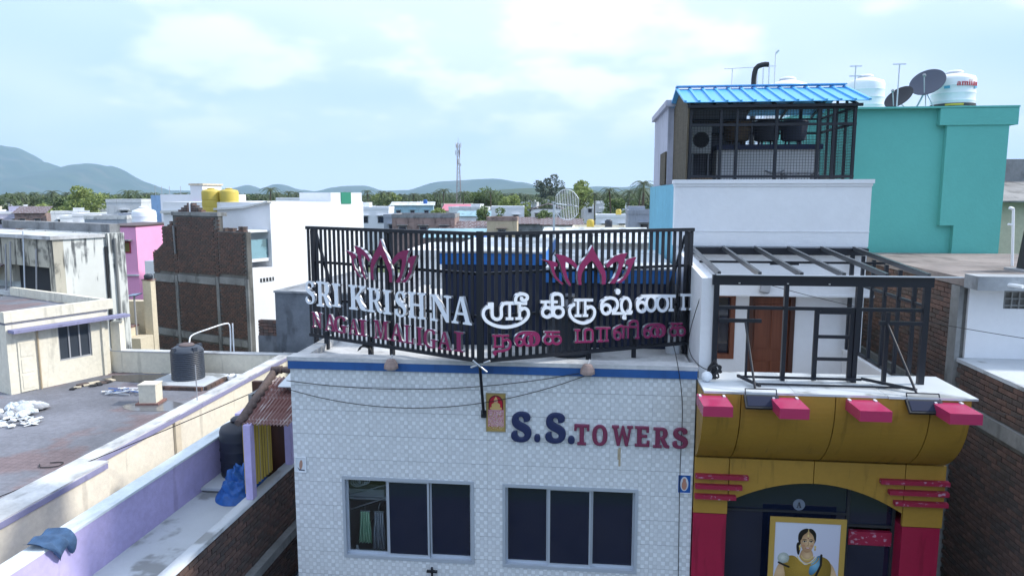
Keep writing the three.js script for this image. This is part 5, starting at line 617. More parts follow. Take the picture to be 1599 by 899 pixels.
// ---------- older houses behind, turned from the street ----------
const TURN = -0.427;
{
  const bo = [-15.72, 0, -21.35], t = thing('bare_brick_building', 'tall unplastered dark brick building with concrete frame behind the terrace', 'building', bo, TURN);
  const top = (u) => (u > -1.94 ? 7.82 : u > -5.42 ? 8.55 : u > -6.35 ? 7.98 : 6.55 + (u + 7.2) * 0.65);
  const keep = (u, y) => y < top(u) - 0.02 && !(u > -5.48 && u < -5.16) && !(u > -2.3 && u < -1.95) && !(u > -0.2) && !(y > 5.1 + (u + 7) * 0.04 && y < 5.62 + (u + 7) * 0.02) && !(y > 2.3 && y < 2.72);
  part(t, 'core_wall', [metre(prism([[-7.2, 0], [-6.35, 0], [-6.35, 7.08], [-7.2, 6.53]], 0.25, -0.28)), B(-6.35, -5.42, 0, 7.95, -0.28, -0.03), B(-5.42, -1.94, 0, 8.5, -0.28, -0.03), B(-1.94, 0, 0, 7.8, -0.28, -0.03)], M.mortar);
  const drab = M.concreteRaw; for (const u of [-5.46, -2.28, -0.18]) part(t, 'column', B(u + 0.02, u + 0.22, 0, u > -1 ? 5.6 : u < -5 ? 5.5 : 5.6, -0.029, 0.04), drab); for (const u of [-5.44, -2.28]) for (let r = 0; r < (u < -5 ? 25 : 24); r++) part(t, 'brick', B(u + (r % 2) * 0.03, u + 0.24, 5.62 + r * 0.095, 5.695 + r * 0.095, -0.03, 0.008), BRICKS[(r * 3) % 4]); for (let i = 0; i < 34; i++) { const u = -6.3 + i * 0.185, y = u > -1.94 ? 7.8 : u > -5.42 ? 8.68 : 7.95; if (hash(i, 3, 66) > 0.45 && !(u > -5.42 && u < -1.94)) for (let k = 0; k < 1 + Math.floor(hash(i, 4, 66) * 2.4); k++) part(t, 'brick', B(u, u + 0.17, y + k * 0.085, y + 0.075 + k * 0.085, -0.3, -0.05), BRICKS[(i + k) % 4]); }
  part(t, 'beam', [B(-7.2, -5.47, 5.12, 5.5, -0.028, 0.045), B(-5.17, -2.29, 5.2, 5.55, -0.028, 0.045), B(-1.99, -0.19, 5.3, 5.62, -0.028, 0.045)], drab); part(t, 'beam', [B(-7.2, -5.47, 2.35, 2.68, -0.028, 0.045), B(-5.17, -2.29, 2.35, 2.68, -0.028, 0.045), B(-1.99, -0.19, 2.35, 2.68, -0.028, 0.045)], drab);
  part(t, 'roof_edge', B(-5.45, -1.9, 8.5, 8.68, -0.5, 0.03), M.concreteRaw); part(t, 'pipe', rod([-5.2, 6.6, 0.09], [-5.25, 8.0, 0.09], 0.05), M.concrete);
  const m = new THREE.Matrix4().makeRotationY(TURN).setPosition(...bo);
  brickSkin(t, (c) => V(c.p).applyMatrix4(m), courses(-7.2, 0, 1.6, 8.5, (u, y, j) => [u, y, -0.012 + j], keep, 0.225, 0.075, 0.02, 4), BRICKS, 240, 'x');
  const pile = thing('brick_pile', 'stepped pile of loose dark bricks on top of the brick building', 'brick pile', [-15.72 - 4.2 * 0.91, 8.68, -21.35 - 4.2 * 0.414 - 0.4], TURN); for (let r = 0; r < 4; r++) for (let i = 0; i < 8 - r * 2; i++) part(pile, 'brick', B(-0.9 + r * 0.24 + i * 0.23, -0.69 + r * 0.24 + i * 0.23, r * 0.11, r * 0.11 + 0.1, -0.12, 0.12), BRICKS[(i + r) % 4]); part(pile, 'white_pipe', rod([0.1, 0, 0.16], [0.1, 0.5, 0.16], 0.04), M.pvc);
}
{
  const wo = [-16.32, 0, -25.28], t = thing('white_block', 'large plain white building beside the brick one with a green door on its roof', 'building', wo, TURN);
  part(t, 'wall', [B(-9, 0, 0, 9.12, -7.0, 0), B(-9, -0.002, 0, 5.8, 0, 1.34)], M.white); part(t, 'lean_roof', metre(prism([[-9, 8.45], [-2.0, 8.8], [0.05, 9.12], [0.05, 9.2], [-2.0, 8.9], [-9, 8.6]], 0.3, -0.1)), M.offwhite); part(t, 'vent', B(-0.05, 0.02, 5.08, 5.27, -0.05, 0.82), M.blackDull); for (let i = 0; i < 4; i++) part(t, 'vent_bar', B(0.021, 0.04, 5.08, 5.27, 0.08 + i * 0.2, 0.13 + i * 0.2), M.white);
  const sc = part(t, 'balcony_screen', B(-1.7, -0.25, 6.3, 7.6, 1.25, 1.28), M.blueSheet); for (let i = 0; i < 10; i++) part(sc, 'screen_fold', rod([-1.66 + i * 0.155, 6.3, 1.29], [-1.66 + i * 0.155, 7.6, 1.29], 0.03, 0.03, 6), M.blueSheet); part(t, 'balcony_screen', B(-0.25, -0.22, 6.3, 7.25, 0.05, 1.25), M.blueSheet); part(t, 'balcony_slab', [B(-1.9, -0.15, 6.12, 6.28, 0.002, 1.4), B(-2.0, -0.15, 7.62, 7.72, 0.002, 1.4)], M.white);
  const rb = part(t, 'roof_block', [B(-2.5, -0.01, 9.121, 9.64, -6.9, -4.35)], M.white); part(rb, 'green_door', B(-0.009, 0.03, 9.0, 9.66, -5.95, -5.15), mat([0.02, 0.22, 0.14], 0.6)); part(t, 'terrace_block', B(-6, -2.2, 8.5, 9.0, -3, -0.2), M.white);
  const T2 = (x, z) => [wo[0] + x * 0.910 - z * 0.414, 8.5, wo[2] + x * 0.414 + z * 0.910];
  const square = (label, at) => { const k = thing('yellow_tank', label, 'water tank', at, 0.1, 'yellow tanks on the rooftop'); const pts = []; for (let i = 0; i <= 5; i++) pts.push(0); part(k, 'body', lathe([[0, 0], [0.47, 0], [0.5, 0.04], [0.5, 0.26], [0.48, 0.28], [0.48, 0.32], [0.5, 0.34], [0.5, 0.62], [0.48, 0.64], [0.48, 0.68], [0.5, 0.7], [0.5, 1.12], [0.44, 1.22], [0.2, 1.27], [0, 1.27]], [0, 0, 0], 32), M.tankYellow); part(k, 'lid', lathe([[0, 1.34], [0.17, 1.33], [0.2, 1.26], [0, 1.26]], [0, 0, 0]), M.tankYellow); };
  square('yellow plastic water tank next to the loose brick pile', [-20.55, 8.55, -27.25]); square('yellow plastic water tank nearer the lean roof of the white building', [-19.55, 8.55, -27.3]);
}
{
  const g = thing('grey_block', 'raw grey cement walled house below the sign edge', 'house', [-9, 0, -12.5], -0.1); part(g, 'wall', B(-0.5, 6, 0, 6.5, -4, 1.6), con([0.19, 0.215, 0.25])); part(g, 'low_wall', B(-1.2, -0.502, 0, 5.1, -4, 1.5), con([0.22, 0.24, 0.27])); for (let r = 0; r < 5; r++) for (let i = 0; i < 4; i++) part(g, 'brick', B(-1.19 + i * 0.17, -1.03 + i * 0.17, 5.1 + r * 0.1, 5.185 + r * 0.1, 1.3, 1.48), BRICKS[(i + r) % 4]); part(g, 'roof_lip', B(-0.53, 6, 6.5, 6.56, -4, 1.63), con([0.4, 0.42, 0.45]));
  const wo = [-17.7, 0, -14.97], w = thing('weathered_house', 'old limewashed house streaked with black mould behind the stair room', 'house', wo, TURN);
  part(w, 'wall', [B(-6, 0.0, 0, 7.95, 0.42, 1.85), B(-6, 0.14, 0, 8.1, -0.3, 0.33), B(-6, -0.05, 0, 7.9, 0.33, 0.42)], M.stain); part(w, 'veranda_wall', [B(-12, -6.001, 0, 7.9, 0.4, 1.2), B(-3.1, -0.001, 6.95, 7.95, 1.851, 2.2), B(-8, -3.1, 6.3, 7.95, 1.851, 2.15), B(-0.35, -0.001, 6.0, 6.95, 1.851, 2.2), B(-8, -0.001, 0, 5.85, 1.851, 2.5)], M.stainCream); part(w, 'sill', B(-8, 0.06, 5.85, 6.0, 1.852, 2.6), M.coping); part(w, 'recess_shade_sheet', B(-3.09, -0.36, 6.002, 6.94, 1.855, 1.9), M.blackDull); part(w, 'roof_slab', [B(-8.2, 0.08, 7.952, 8.08, 0.40, 2.3)], M.coping); part(w, 'parapet', [B(-8.2, -0.1, 8.1, 8.42, -0.3, 0.1)], M.concrete); part(w, 'drain_pipe', rod([0.04, 0, 0.38], [0.04, 7.6, 0.38], 0.045), M.blackDull); part(w, 'corner_pipe', rod([0.19, 0, 0.1], [0.19, 7.9, 0.1], 0.05), M.concreteRaw);  // black sheet at the back of the veranda opening stands for its shade
  for (const [u, h, m] of [[-3.1, 7.7, M.grey], [-2.75, 7.8, M.grey], [-1.75, 8.2, M.steelPipe], [-0.95, 7.6, M.grey]]) part(w, 'bamboo_pole', rod([u + 0.1, 6.0, 2.45], [u - 0.08, h, 2.25], 0.028), m); part(w, 'awning', metre(new THREE.BoxGeometry(1.6, 0.06, 0.9).rotateX(0.35).translate(-4.4, 6.75, 2.6)), M.tin);
  const k = thing('pink_house', 'bright pink house with a small hooded window behind the limewashed one', 'house', [-28.5, 0, -32.3], 0.05); part(k, 'wall', B(-3, 0, 0, 7.5, -6, 0), M.pinkWall); part(k, 'roof_edge', B(-3.05, 0.05, 7.5, 7.58, -6.05, 0.06), M.brownDark); const win = part(k, 'window', B(-0.85, -0.4, 5.85, 6.6, 0.002, 0.05), mat([0.25, 0.02, 0.04], 0.6)); part(win, 'window_pane', B(-0.78, -0.47, 5.93, 6.5, 0.05, 0.06), mat([0.14, 0.11, 0.02], 0.5)); part(win, 'hood', B(-0.97, -0.28, 6.64, 6.7, 0.0, 0.4), M.concrete); part(k, 'ledge', B(-3, 0.04, 4.4, 4.48, 0.0, 0.15), M.sheetWhite); const w2 = part(k, 'window', B(-2.3, -2.0, 4.7, 5.3, 0.002, 0.03), M.blackDull);
  const b = thing('beige_outhouse', 'beige outhouse stack between the limewashed house and the brick building', 'outhouse', [-19.32, 0, -17.9], 0); part(b, 'wall', [B(-0.8, -0.05, 0, 3.9, -0.6, 0.25), B(-0.04, 0.6, 0, 3.5, -0.6, 0.3)], M.cream2); part(b, 'rear_wall', [B(-1.0, 0.25, 0, 4.9, -1.4, -0.9), B(0.25, 0.62, 0, 5.85, -0.95, -0.61)], M.cream2); part(b, 'ledge', [B(-0.84, -0.01, 3.9, 3.95, -0.6, 0.29), B(-0.82, -0.02, 3.4, 3.43, 0.251, 0.28), B(0.22, 0.66, 5.85, 5.9, -0.97, -0.59)], M.rust);
  const so = thing('solar_panel', 'dark tilted solar panel on a thin post by the pink house', 'solar panel', [-19.35, 3.9, -18.3], -0.3); part(so, 'panel', metre(new THREE.BoxGeometry(0.6, 0.04, 0.35).rotateX(0.2).rotateZ(0.12).translate(0, 1.35, 0)), M.darkGlass); part(so, 'post', rod([0, -0.5, 0], [0, 1.33, 0], 0.04), M.grey);
  const dw = thing('roof_tank', 'dark round tank on the beige stair block by the brick wall', 'water tank', [-18.89, 5.9, -18.68]); part(dw, 'body', lathe([[0, 0], [0.17, 0], [0.18, 0.16], [0.13, 0.22], [0, 0.23]], [0, 0, 0]), M.tankBlack); part(dw, 'lid', lathe([[0, 0.26], [0.06, 0.255], [0.07, 0.22], [0, 0.22]], [0, 0, 0]), M.grey);
  const wb = thing('white_villa', 'bright white villa with a blue side wall and tall stair block', 'house', [-31.6, 0, -43], -0.1); part(wb, 'wall', B(-2.0, 1.7, 0, 9.55, -6, 0), M.white); part(wb, 'stair_block', B(0.7, 1.75, 9.551, 10.25, -2.5, -0.02), M.white); part(wb, 'stair_cap', B(0.6, 1.85, 10.25, 10.4, -2.6, 0.05), M.cream2); part(wb, 'blue_wall', B(-3.1, -2.01, 0, 9.5, -5, -0.3), pl([0.30, 0.46, 0.68])); const v1 = part(wb, 'window', B(-0.3, 0.0, 7.85, 8.2, 0.0, 0.03), M.blackDull); part(wb, 'hood', B(0.8, 1.45, 8.85, 8.98, 0, 0.2), M.pinkWall); for (const x of [-2.9, -2.3, -1.6, -0.6, 0.3]) part(wb, 'rebar', rod([x, 9.5, -0.6], [x, 10.2, -0.6], 0.02), M.grey);
}

// ---------- more roofs towards the trees ----------
function house(label, [x, z], turn, w, d, h, m, o = {}) {
  const t = thing('town_house', label, 'house', [x, 0, z], turn, 'small houses towards the trees');
  part(t, 'wall', B(-w / 2, w / 2, 0, h, -d, 0), m);
  if (o.gable) part(t, 'roof', metre(prism([[-w / 2 - 0.4, h - 0.1], [0, h + o.gable], [w / 2 + 0.4, h - 0.1], [w / 2 + 0.3, h - 0.25], [0, h + o.gable - 0.2], [-w / 2 - 0.3, h - 0.25]], d + 0.6, -d - 0.3)), o.roof || M.tin); else if (o.slope) part(t, 'roof', bar([0, h + 0.05, 0.5], [0, h + o.slope, -d - 0.2], w + 0.8, 0.08), o.roof || M.tin);
  else part(t, 'parapet', [B(-w / 2 - 0.06, w / 2 + 0.06, h, h + 0.5, -0.15, 0.06), B(-w / 2 - 0.06, w / 2 + 0.06, h, h + 0.5, -d, -d + 0.2), B(-w / 2 - 0.06, -w / 2 + 0.14, h, h + 0.5, -d + 0.2, -0.15), B(w / 2 - 0.14, w / 2 + 0.06, h, h + 0.5, -d + 0.2, -0.15)], o.par || m);
  const n = Math.max(1, Math.floor(w / 2.6)); for (let i = 0; i < n; i++) for (const y of o.rows || [h - 2.3]) { const cx = -w / 2 + w * (i + 0.5) / n, f = part(t, 'window', B(cx - 0.55, cx + 0.55, y, y + 1.2, 0.0, 0.06), o.frame || M.grey); part(f, 'pane', B(cx - 0.45, cx + 0.45, y + 0.1, y + 1.1, 0.06, 0.075), M.darkGlass); part(f, 'hood', B(cx - 0.75, cx + 0.75, y + 1.3, y + 1.38, 0, 0.5), o.par || m); }
  if (o.block) part(t, 'stair_block', B(o.block[0], o.block[1], h, h + o.block[2], -d + 0.5, -d / 2), m);
  if (o.tanks) for (const [tx, c] of o.tanks) part(t, 'roof_tank', lathe([[0, 0], [0.5, 0], [0.5, 0.9], [0.3, 1.1], [0, 1.12]], [tx, h + 0.3, -d / 2], 16), c);
  return t;
}
const pale = pl([0.66, 0.68, 0.70]), lilac = pl([0.52, 0.50, 0.62]), sand = pl([0.58, 0.48, 0.34]), brickish = mat([0.42, 0.30, 0.27], 0.95, { map: T.concrete }), sky2 = pl([0.42, 0.62, 0.72]), greyw = pl([0.36, 0.39, 0.45]);
house('white town house with blue roof drums left of the round green tree', [-137, -139], 0.55, 6, 7, 5.6, M.white, { tanks: [[-1, M.tankBlack], [1, M.tankBlack]], block: [-2.6, -0.4, 1] });
house('lilac and white long town house before the hill', [-128, -133], 0.5, 9, 8, 5.4, lilac, { block: [1, 4, 1.6], par: M.white }); house('brown roofed town house beside the lilac one', [-119, -131], 0.5, 5.5, 7, 5.6, brickish, { slope: 1.4 });
house('small white town house under the round green tree', [-104, -124], 0.45, 4, 6, 4.9, M.white, {}); house('grey flat roofed house in front of the round green tree', [-62, -76], 0.3, 5, 6, 6.4, greyw, { par: M.coping, block: [0.6, 2.2, 0.7] });
house('grey and white two storey house beside the white villa', [-69, -90], 0.3, 4.8, 7, 8.4, pale, { rows: [6.0, 3] });
house('pale plastered house with a chimney block past the green door', [-37, -110], 0.15, 5.4, 8, 7.0, M.white, { block: [-2.4, -1.2, 1.2] }); house('bluish grey house beside the pinkish brick house', [-29.5, -100], 0.1, 5.2, 8, 6.0, greyw, {}); house('light blue long house behind the pinkish brick house', [-42, -158], 0.2, 10, 8, 7.0, sky2, { slope: 0.8, roof: M.sheetWhite, tanks: [[3, M.tarp]] });
house('pinkish brick house with banded walls left of the lattice tower', [-22.5, -86], 0.1, 8.6, 8, 6.4, brickish, { par: M.concrete }); house('low house with a pink tin roof at the tower foot', [-33, -170], 0.1, 8, 8, 5.5, M.cream, { slope: 1.6, roof: mat([0.5, 0.16, 0.22], 0.7) });
house('tin roofed shed in front of the tower', [-16, -84], 0.15, 7, 7, 4.6, M.concrete, { slope: 1.2 }); house('small sand coloured rooftop block among the trees', [-11.4, -84], 0.05, 4.0, 4, 6.1, sand, { par: brickish }); house('low workshop with grey sheet roof below the tall tree', [-9.6, -118], 0.1, 9, 8, 4.3, M.concrete, { slope: 1.0 });
house('white gabled hall below the tall grey tree', [-11.2, -190], 0.05, 9.5, 12, 5.6, M.white, { gable: 1.6 }); house('low pale house with a yellow roof tank', [1.5, -82], 0.0, 7, 7, 4.9, M.cream, { tanks: [[-1.2, M.tankYellow], [1.2, M.tankBlack]] }); house('grey house with an open shed roof near the teal side wall', [6.8, -78], 0, 3.9, 6, 7.2, greyw, { block: [-1.8, 0.3, 0.9] });
house('cream low house past the white block roof', [-56, -124], 0.2, 7, 7, 7.6, M.cream, {}); house('grey sheet roofed shed before the pinkish brick house', [-14.5, -66], 0.1, 6, 6, 4.9, M.concrete, { slope: 0.7, roof: M.blueSheet }); house('white flat house behind the limewashed house', [-84, -104], 0.4, 7, 7, 5.9, M.white, {});
house('white cube house far left below the blue hill', [-150, -120], 0.6, 7, 7, 5.2, M.white, { block: [-2, 1, 1.2] }); house('cream house with stair block behind the lilac house', [-150, -150], 0.55, 9, 8, 6.2, M.cream, { rows: [4.0, 1.2], block: [1.5, 4, 1.4] }); house('white row house before the dark palm line', [-176, -190], 0.6, 12, 8, 6.0, M.white, { rows: [3.6] });
house('white house with three black roof drums by the round tree', [-112, -104], 0.5, 8, 7, 5.6, pale, { tanks: [[-2.4, M.tankBlack], [-0.4, M.tankBlack], [1.6, M.tankBlack]] }); house('small pale pink house under the villa', [-80, -122], 0.4, 6, 7, 6.2, pl([0.62, 0.50, 0.48]), {});
house('white two storey house right of the pinkish brick house', [-15.8, -130], 0.1, 6.5, 8, 6.8, M.white, { rows: [4.4] }); house('cream house half hidden by trees right of the mast', [-40, -205], 0.1, 9, 8, 6.4, M.cream, { rows: [4] }); house('white shed with blue tin roof near the mast foot', [-24, -140], 0.05, 8, 7, 5.0, M.white, { slope: 1.0, roof: M.blueSheet });
house('pale low house in front of the yellow green tree', [-4.0, -100], 0.05, 6, 6, 4.9, pale, { slope: 0.8 }); house('white house between the yellow tank and the grey house', [4.4, -116], 0, 6, 7, 5.6, M.white, { tanks: [[1, M.tankYellow]] }); house('long white house beyond the roof of the white block', [-66, -150], 0.2, 12, 8, 8.4, M.white, { rows: [6] });
{ const R = rng(404), first = house('tiny pale box house far off before the tree belt', [-205, -190], 0.6, 7, 7, 5.6, pale, { rows: [3.2], block: [0.5, 2.6, 1.1] }); first.userData.group = 'tiny pale houses before the tree belt';
  for (let i = 0; i < 30; i++) { const az = mix(-0.74, 0.12, (i + R() * 0.8) / 30), d = 175 + R() * 120, c = copyOf(first, [d * Math.sin(az), 0, 10 - d * Math.cos(az)], -az * 0.6 + (R() - 0.5) * 0.8); c.scale.set(0.8 + R() * 0.7, 0.85 + R() * 0.35, 1); } }
// roofs seen between the slats
house('low white house behind the sign slats', [-8.5, -36], 0, 7, 8, 5.4, M.white, { tanks: [[1, M.tarp]] }); house('low pale house behind the lotus emblem', [0.6, -44], 0, 8, 8, 5.9, pale, { slope: 0.8, roof: M.sheetWhite });
plasticTank('roof_drum', 'white round tank above the pink house roof', [-33.6, 6.6, -41], 0.85, 2.0, M.tankWhite); plasticTank('roof_drum', 'black round tank in front of the blue villa wall', [-29.0, 7.2, -38], 0.6, 1.1, M.tankBlack);
{ const s = thing('drum_stand', 'plain grey block carrying two roof tanks behind the pink house', 'block', [-31, 0, -40]); part(s, 'wall', B(-4, 3.5, 0, 6.6, -3, 1), greyw); part(s, 'step', B(1, 3.5, 6.602, 7.2, 1.01 - 2, 1.0 + 1.8), greyw); }

// ---------- lattice tower and grid dish ----------
{
  const t = thing('lattice_tower', 'tall slim lattice phone mast standing over the trees', 'tower', [-47.5, 0, -250]), H = 29, half = (y) => 1.0 - 0.55 * Math.min(1, y / 20), m = mat([0.30, 0.27, 0.28], 0.6);
  const c = (k, y) => [half(y) * (k % 2 ? 1 : -1), y, half(y) * (k > 1 ? 1 : -1)];
  for (let k = 0; k < 4; k++) part(t, 'leg', [rod(c(k, 0), c(k, 20), 0.10, 0.08, 6), rod(c(k, 20), c(k, H - 1), 0.08, 0.07, 6)], m);
  const br = []; for (let i = 0; i < 18; i++) { const y0 = i * 1.55, y1 = y0 + 1.55; for (const [a, b] of [[0, 1], [1, 3], [3, 2], [2, 0]]) br.push(rod(c(a, y0), c(b, y1), 0.05, 0.05, 4), rod(c(a, y1), c(b, y1), 0.04, 0.04, 4)); } part(t, 'bracing', br, m);
  for (const [y, a] of [[27.5, 0], [27.5, 2.1], [27.5, 4.2], [25, 1], [25, 3.1], [24.8, 5.2], [22, 0.5], [21.6, 3.5]]) part(t, 'antenna_panel', metre(new THREE.BoxGeometry(0.35, 1.8, 0.2).rotateY(a).translate(1.0 * Math.sin(a), y, 1.0 * Math.cos(a))), pale); part(t, 'spike', rod([0, H - 1, 0], [0, H + 1.2, 0], 0.05), m); part(t, 'drum', new THREE.CylinderGeometry(0.5, 0.5, 0.4, 20).rotateX(Math.PI / 2).translate(0.7, 20.5, 0.7), pale);
  const g = thing('grid_dish', 'pale wire grid dish on a mast above the sign', 'antenna', [-1.25, 0, -16.2]); part(g, 'mast', rod([0, 7.0, 0], [0, 9.15, 0], 0.045), M.steelPipe); part(g, 'mount', B(-1.2, 1.2, 0, 7.0, -0.8, 0.8), M.offwhite);
  const gw = []; const P = (u, v) => [0.47 + u * 0.42 + v * 0.02, 9.15 + v * 0.55 - u * 0.05, 0.16 * (u * u + v * v) - 0.12 + u * 0.25]; for (let i = 0; i <= 14; i++) { const u = -1 + i / 7, l = Math.sqrt(Math.max(0.12, 1 - 0.75 * u * u)); gw.push(tube([P(u, -l), P(u, -l / 2), P(u, 0), P(u, l / 2), P(u, l)], 0.009, 10, 5)); } part(g, 'grid', gw, M.pvc); for (const r of [tube([P(-1, -0.5), P(-0.5, -0.9), P(0, -1), P(0.5, -0.9), P(1, -0.5)], 0.014, 20), tube([P(-1, 0.5), P(-0.5, 0.9), P(0, 1), P(0.5, 0.9), P(1, 0.5)], 0.014, 20), tube([P(-1, -0.02), P(0, -0.02), P(1, -0.02)], 0.018, 16)]) part(g, 'rim', r, M.pvc); part(g, 'feed', rod([0.47, 9.15, -0.1], [0.75, 9.12, 0.6], 0.018), M.grey);
}

// ---------- trees ----------
function leaves(R, n, clumps, size, spread) {         // many small leaf faces gathered in clumps
  const pos = new Float32Array(n * 9), nor = new Float32Array(n * 9), d = new THREE.Vector3(), a = new THREE.Vector3(), b = new THREE.Vector3();
  for (let i = 0; i < n; i++) {
    const c = clumps[Math.floor(R() * clumps.length)]; d.set(R() - 0.5, R() - 0.5, R() - 0.5).normalize().multiplyScalar(c[3] * (0.55 + 0.5 * Math.cbrt(R())));
    const x = c[0] + d.x, y = c[1] + d.y * 0.8, z = c[2] + d.z, s = size * (0.6 + R() * 0.8); a.set(R() - 0.5, R() - 0.5, R() - 0.5).normalize(); b.set(R() - 0.5, R() - 0.5, R() - 0.5).cross(a).normalize(); const nn = a.clone().cross(b);
    [[-0.5, 0], [0.5, 0.2], [0, 1.1]].forEach(([u, v], k) => { const o = i * 9 + k * 3; pos[o] = x + (a.x * u + b.x * v) * s; pos[o + 1] = y + (a.y * u + b.y * v) * s; pos[o + 2] = z + (a.z * u + b.z * v) * s; nor[o] = nn.x; nor[o + 1] = nn.y; nor[o + 2] = nn.z; });
  }
  const g = new THREE.BufferGeometry(); g.setAttribute('position', new THREE.BufferAttribute(pos, 3)); g.setAttribute('normal', new THREE.BufferAttribute(nor, 3)); g.setAttribute('uv', new THREE.BufferAttribute(new Float32Array(n * 6), 2)); return g;
}
function crownClumps(R, n, rx, ry, y) { const l = []; for (let i = 0; i < n; i++) { const a = R() * 6.283, q = Math.sqrt(R()), h = R() * 2 - 1, k = Math.sqrt(1 - h * h * 0.85); l.push([rx * q * k * Math.cos(a), y + ry * h, rx * q * k * Math.sin(a), rx * (0.20 + 0.16 * R())]); } return l; }
function tree(label, [x, z], rx, ry, cy, m, seed, n = 5200, size = 0.3, lean = 0) {
  const R = rng(seed), t = thing('broadleaf_tree', label, 'tree', [x, 0, z], 0, 'trees among the houses'), cl = crownClumps(R, 26, rx, ry, cy);
  part(t, 'trunk', tube([[0, 0, 0], [lean * 0.3, cy * 0.35, 0.1], [lean * 0.6, cy * 0.7, 0], [lean, cy, 0]], 0.22 + rx * 0.02, 12, 8), M.bark); part(t, 'limbs', cl.slice(0, 10).map((c) => tube([[lean * 0.6, cy * 0.6, 0], [c[0] * 0.5, (c[1] + cy * 0.7) / 2, c[2] * 0.5], [c[0], c[1], c[2]]], 0.09, 6, 5)), M.bark); part(t, 'crown', leaves(R, n, cl, size), m);
}
tree('round bright green tree among the far left houses', [-137, -168], 7.2, 4.8, 6.0, M.leafA, 1, 9000, 0.5); tree('small green tree beside the grey two storey house', [-116, -160], 2.6, 2.2, 3.8, M.leafA, 2, 2500, 0.4);
tree('broad dense green tree right of the lattice tower', [-34, -219], 7.0, 4.6, 5.5, M.leafB, 3, 7000, 0.5); tree('green tree behind the sand coloured block', [-21, -190], 4.8, 3.4, 5.2, M.leafA, 4, 4500, 0.45); tree('bright yellow green tree right of the grid dish', [-2.6, -182], 4.6, 5.4, 7.2, M.leafA, 5, 6500, 0.42);
tree('tall dark thin crowned tree behind the grid dish', [-18, -325], 7.2, 6.4, 12.0, M.leafC, 6, 5200, 0.6, 1); tree('round green tree beside the grey shed roofed house', [6.0, -142], 3.9, 2.8, 5.2, M.leafB, 7, 4800, 0.4); tree('dark low tree left of the sand coloured block', [-17, -112], 2.6, 2.0, 5.4, M.leafB, 8, 3500, 0.3); tree('small yellow green tree near the tin roofed shed', [-27, -118], 2.0, 1.5, 5.2, M.leafA, 9, 2600, 0.28); tree('low bushy tree above the pinkish brick house', [-72, -240], 4.4, 2.6, 7.2, M.leafA, 10, 3600, 0.5); tree('bushy tree below the white gabled hall', [-7.5, -126], 2.4, 2.0, 4.2, M.leafB, 11, 3200, 0.3);
// palms
function palmGeo(seed, h, n = 15) {
  const R = rng(seed), cr = [], top = [0.5, h, 0.2];
  for (let i = 0; i < n; i++) {
    const a = i / n * 6.283 + R() * 0.3, up = 0.9 - (i % 3) * 0.65, L = 2.4 + R() * 0.7, pts = []; for (let k = 0; k <= 6; k++) { const f = k / 6; pts.push([top[0] + Math.cos(a) * L * f, top[1] + up * f * 1.7 - 2.0 * f * f, top[2] + Math.sin(a) * L * f]); }
    for (let k = 0; k < 6; k++) { const p = pts[k], q = pts[k + 1], w = 0.62 * (1 - k / 8), sx = -Math.sin(a) * w, sz = Math.cos(a) * w; for (const s of [-1, 1]) for (let j = 0; j < 3; j++) { const f = j / 3, ax = mix(p[0], q[0], f), ay = mix(p[1], q[1], f), az = mix(p[2], q[2], f), bx = mix(p[0], q[0], f + 0.26), by = mix(p[1], q[1], f + 0.26), bz = mix(p[2], q[2], f + 0.26); cr.push([ax, ay, az, bx, by, bz, mix(ax, bx, 0.8) + s * sx + Math.cos(a) * 0.15, Math.min(ay, by) - 0.28, mix(az, bz, 0.8) + s * sz + Math.sin(a) * 0.15]); } }
  }
  const g = new THREE.BufferGeometry(); g.setAttribute('position', new THREE.Float32BufferAttribute(cr.flat(), 3)); g.setAttribute('uv', new THREE.BufferAttribute(new Float32Array(cr.length * 6), 2)); g.computeVertexNormals();
  return { crown: g, trunk: tube([[0, 0, 0], [0.1, h * 0.4, 0], [0.3, h * 0.75, 0.1], top], 0.16, 10, 7) };
}
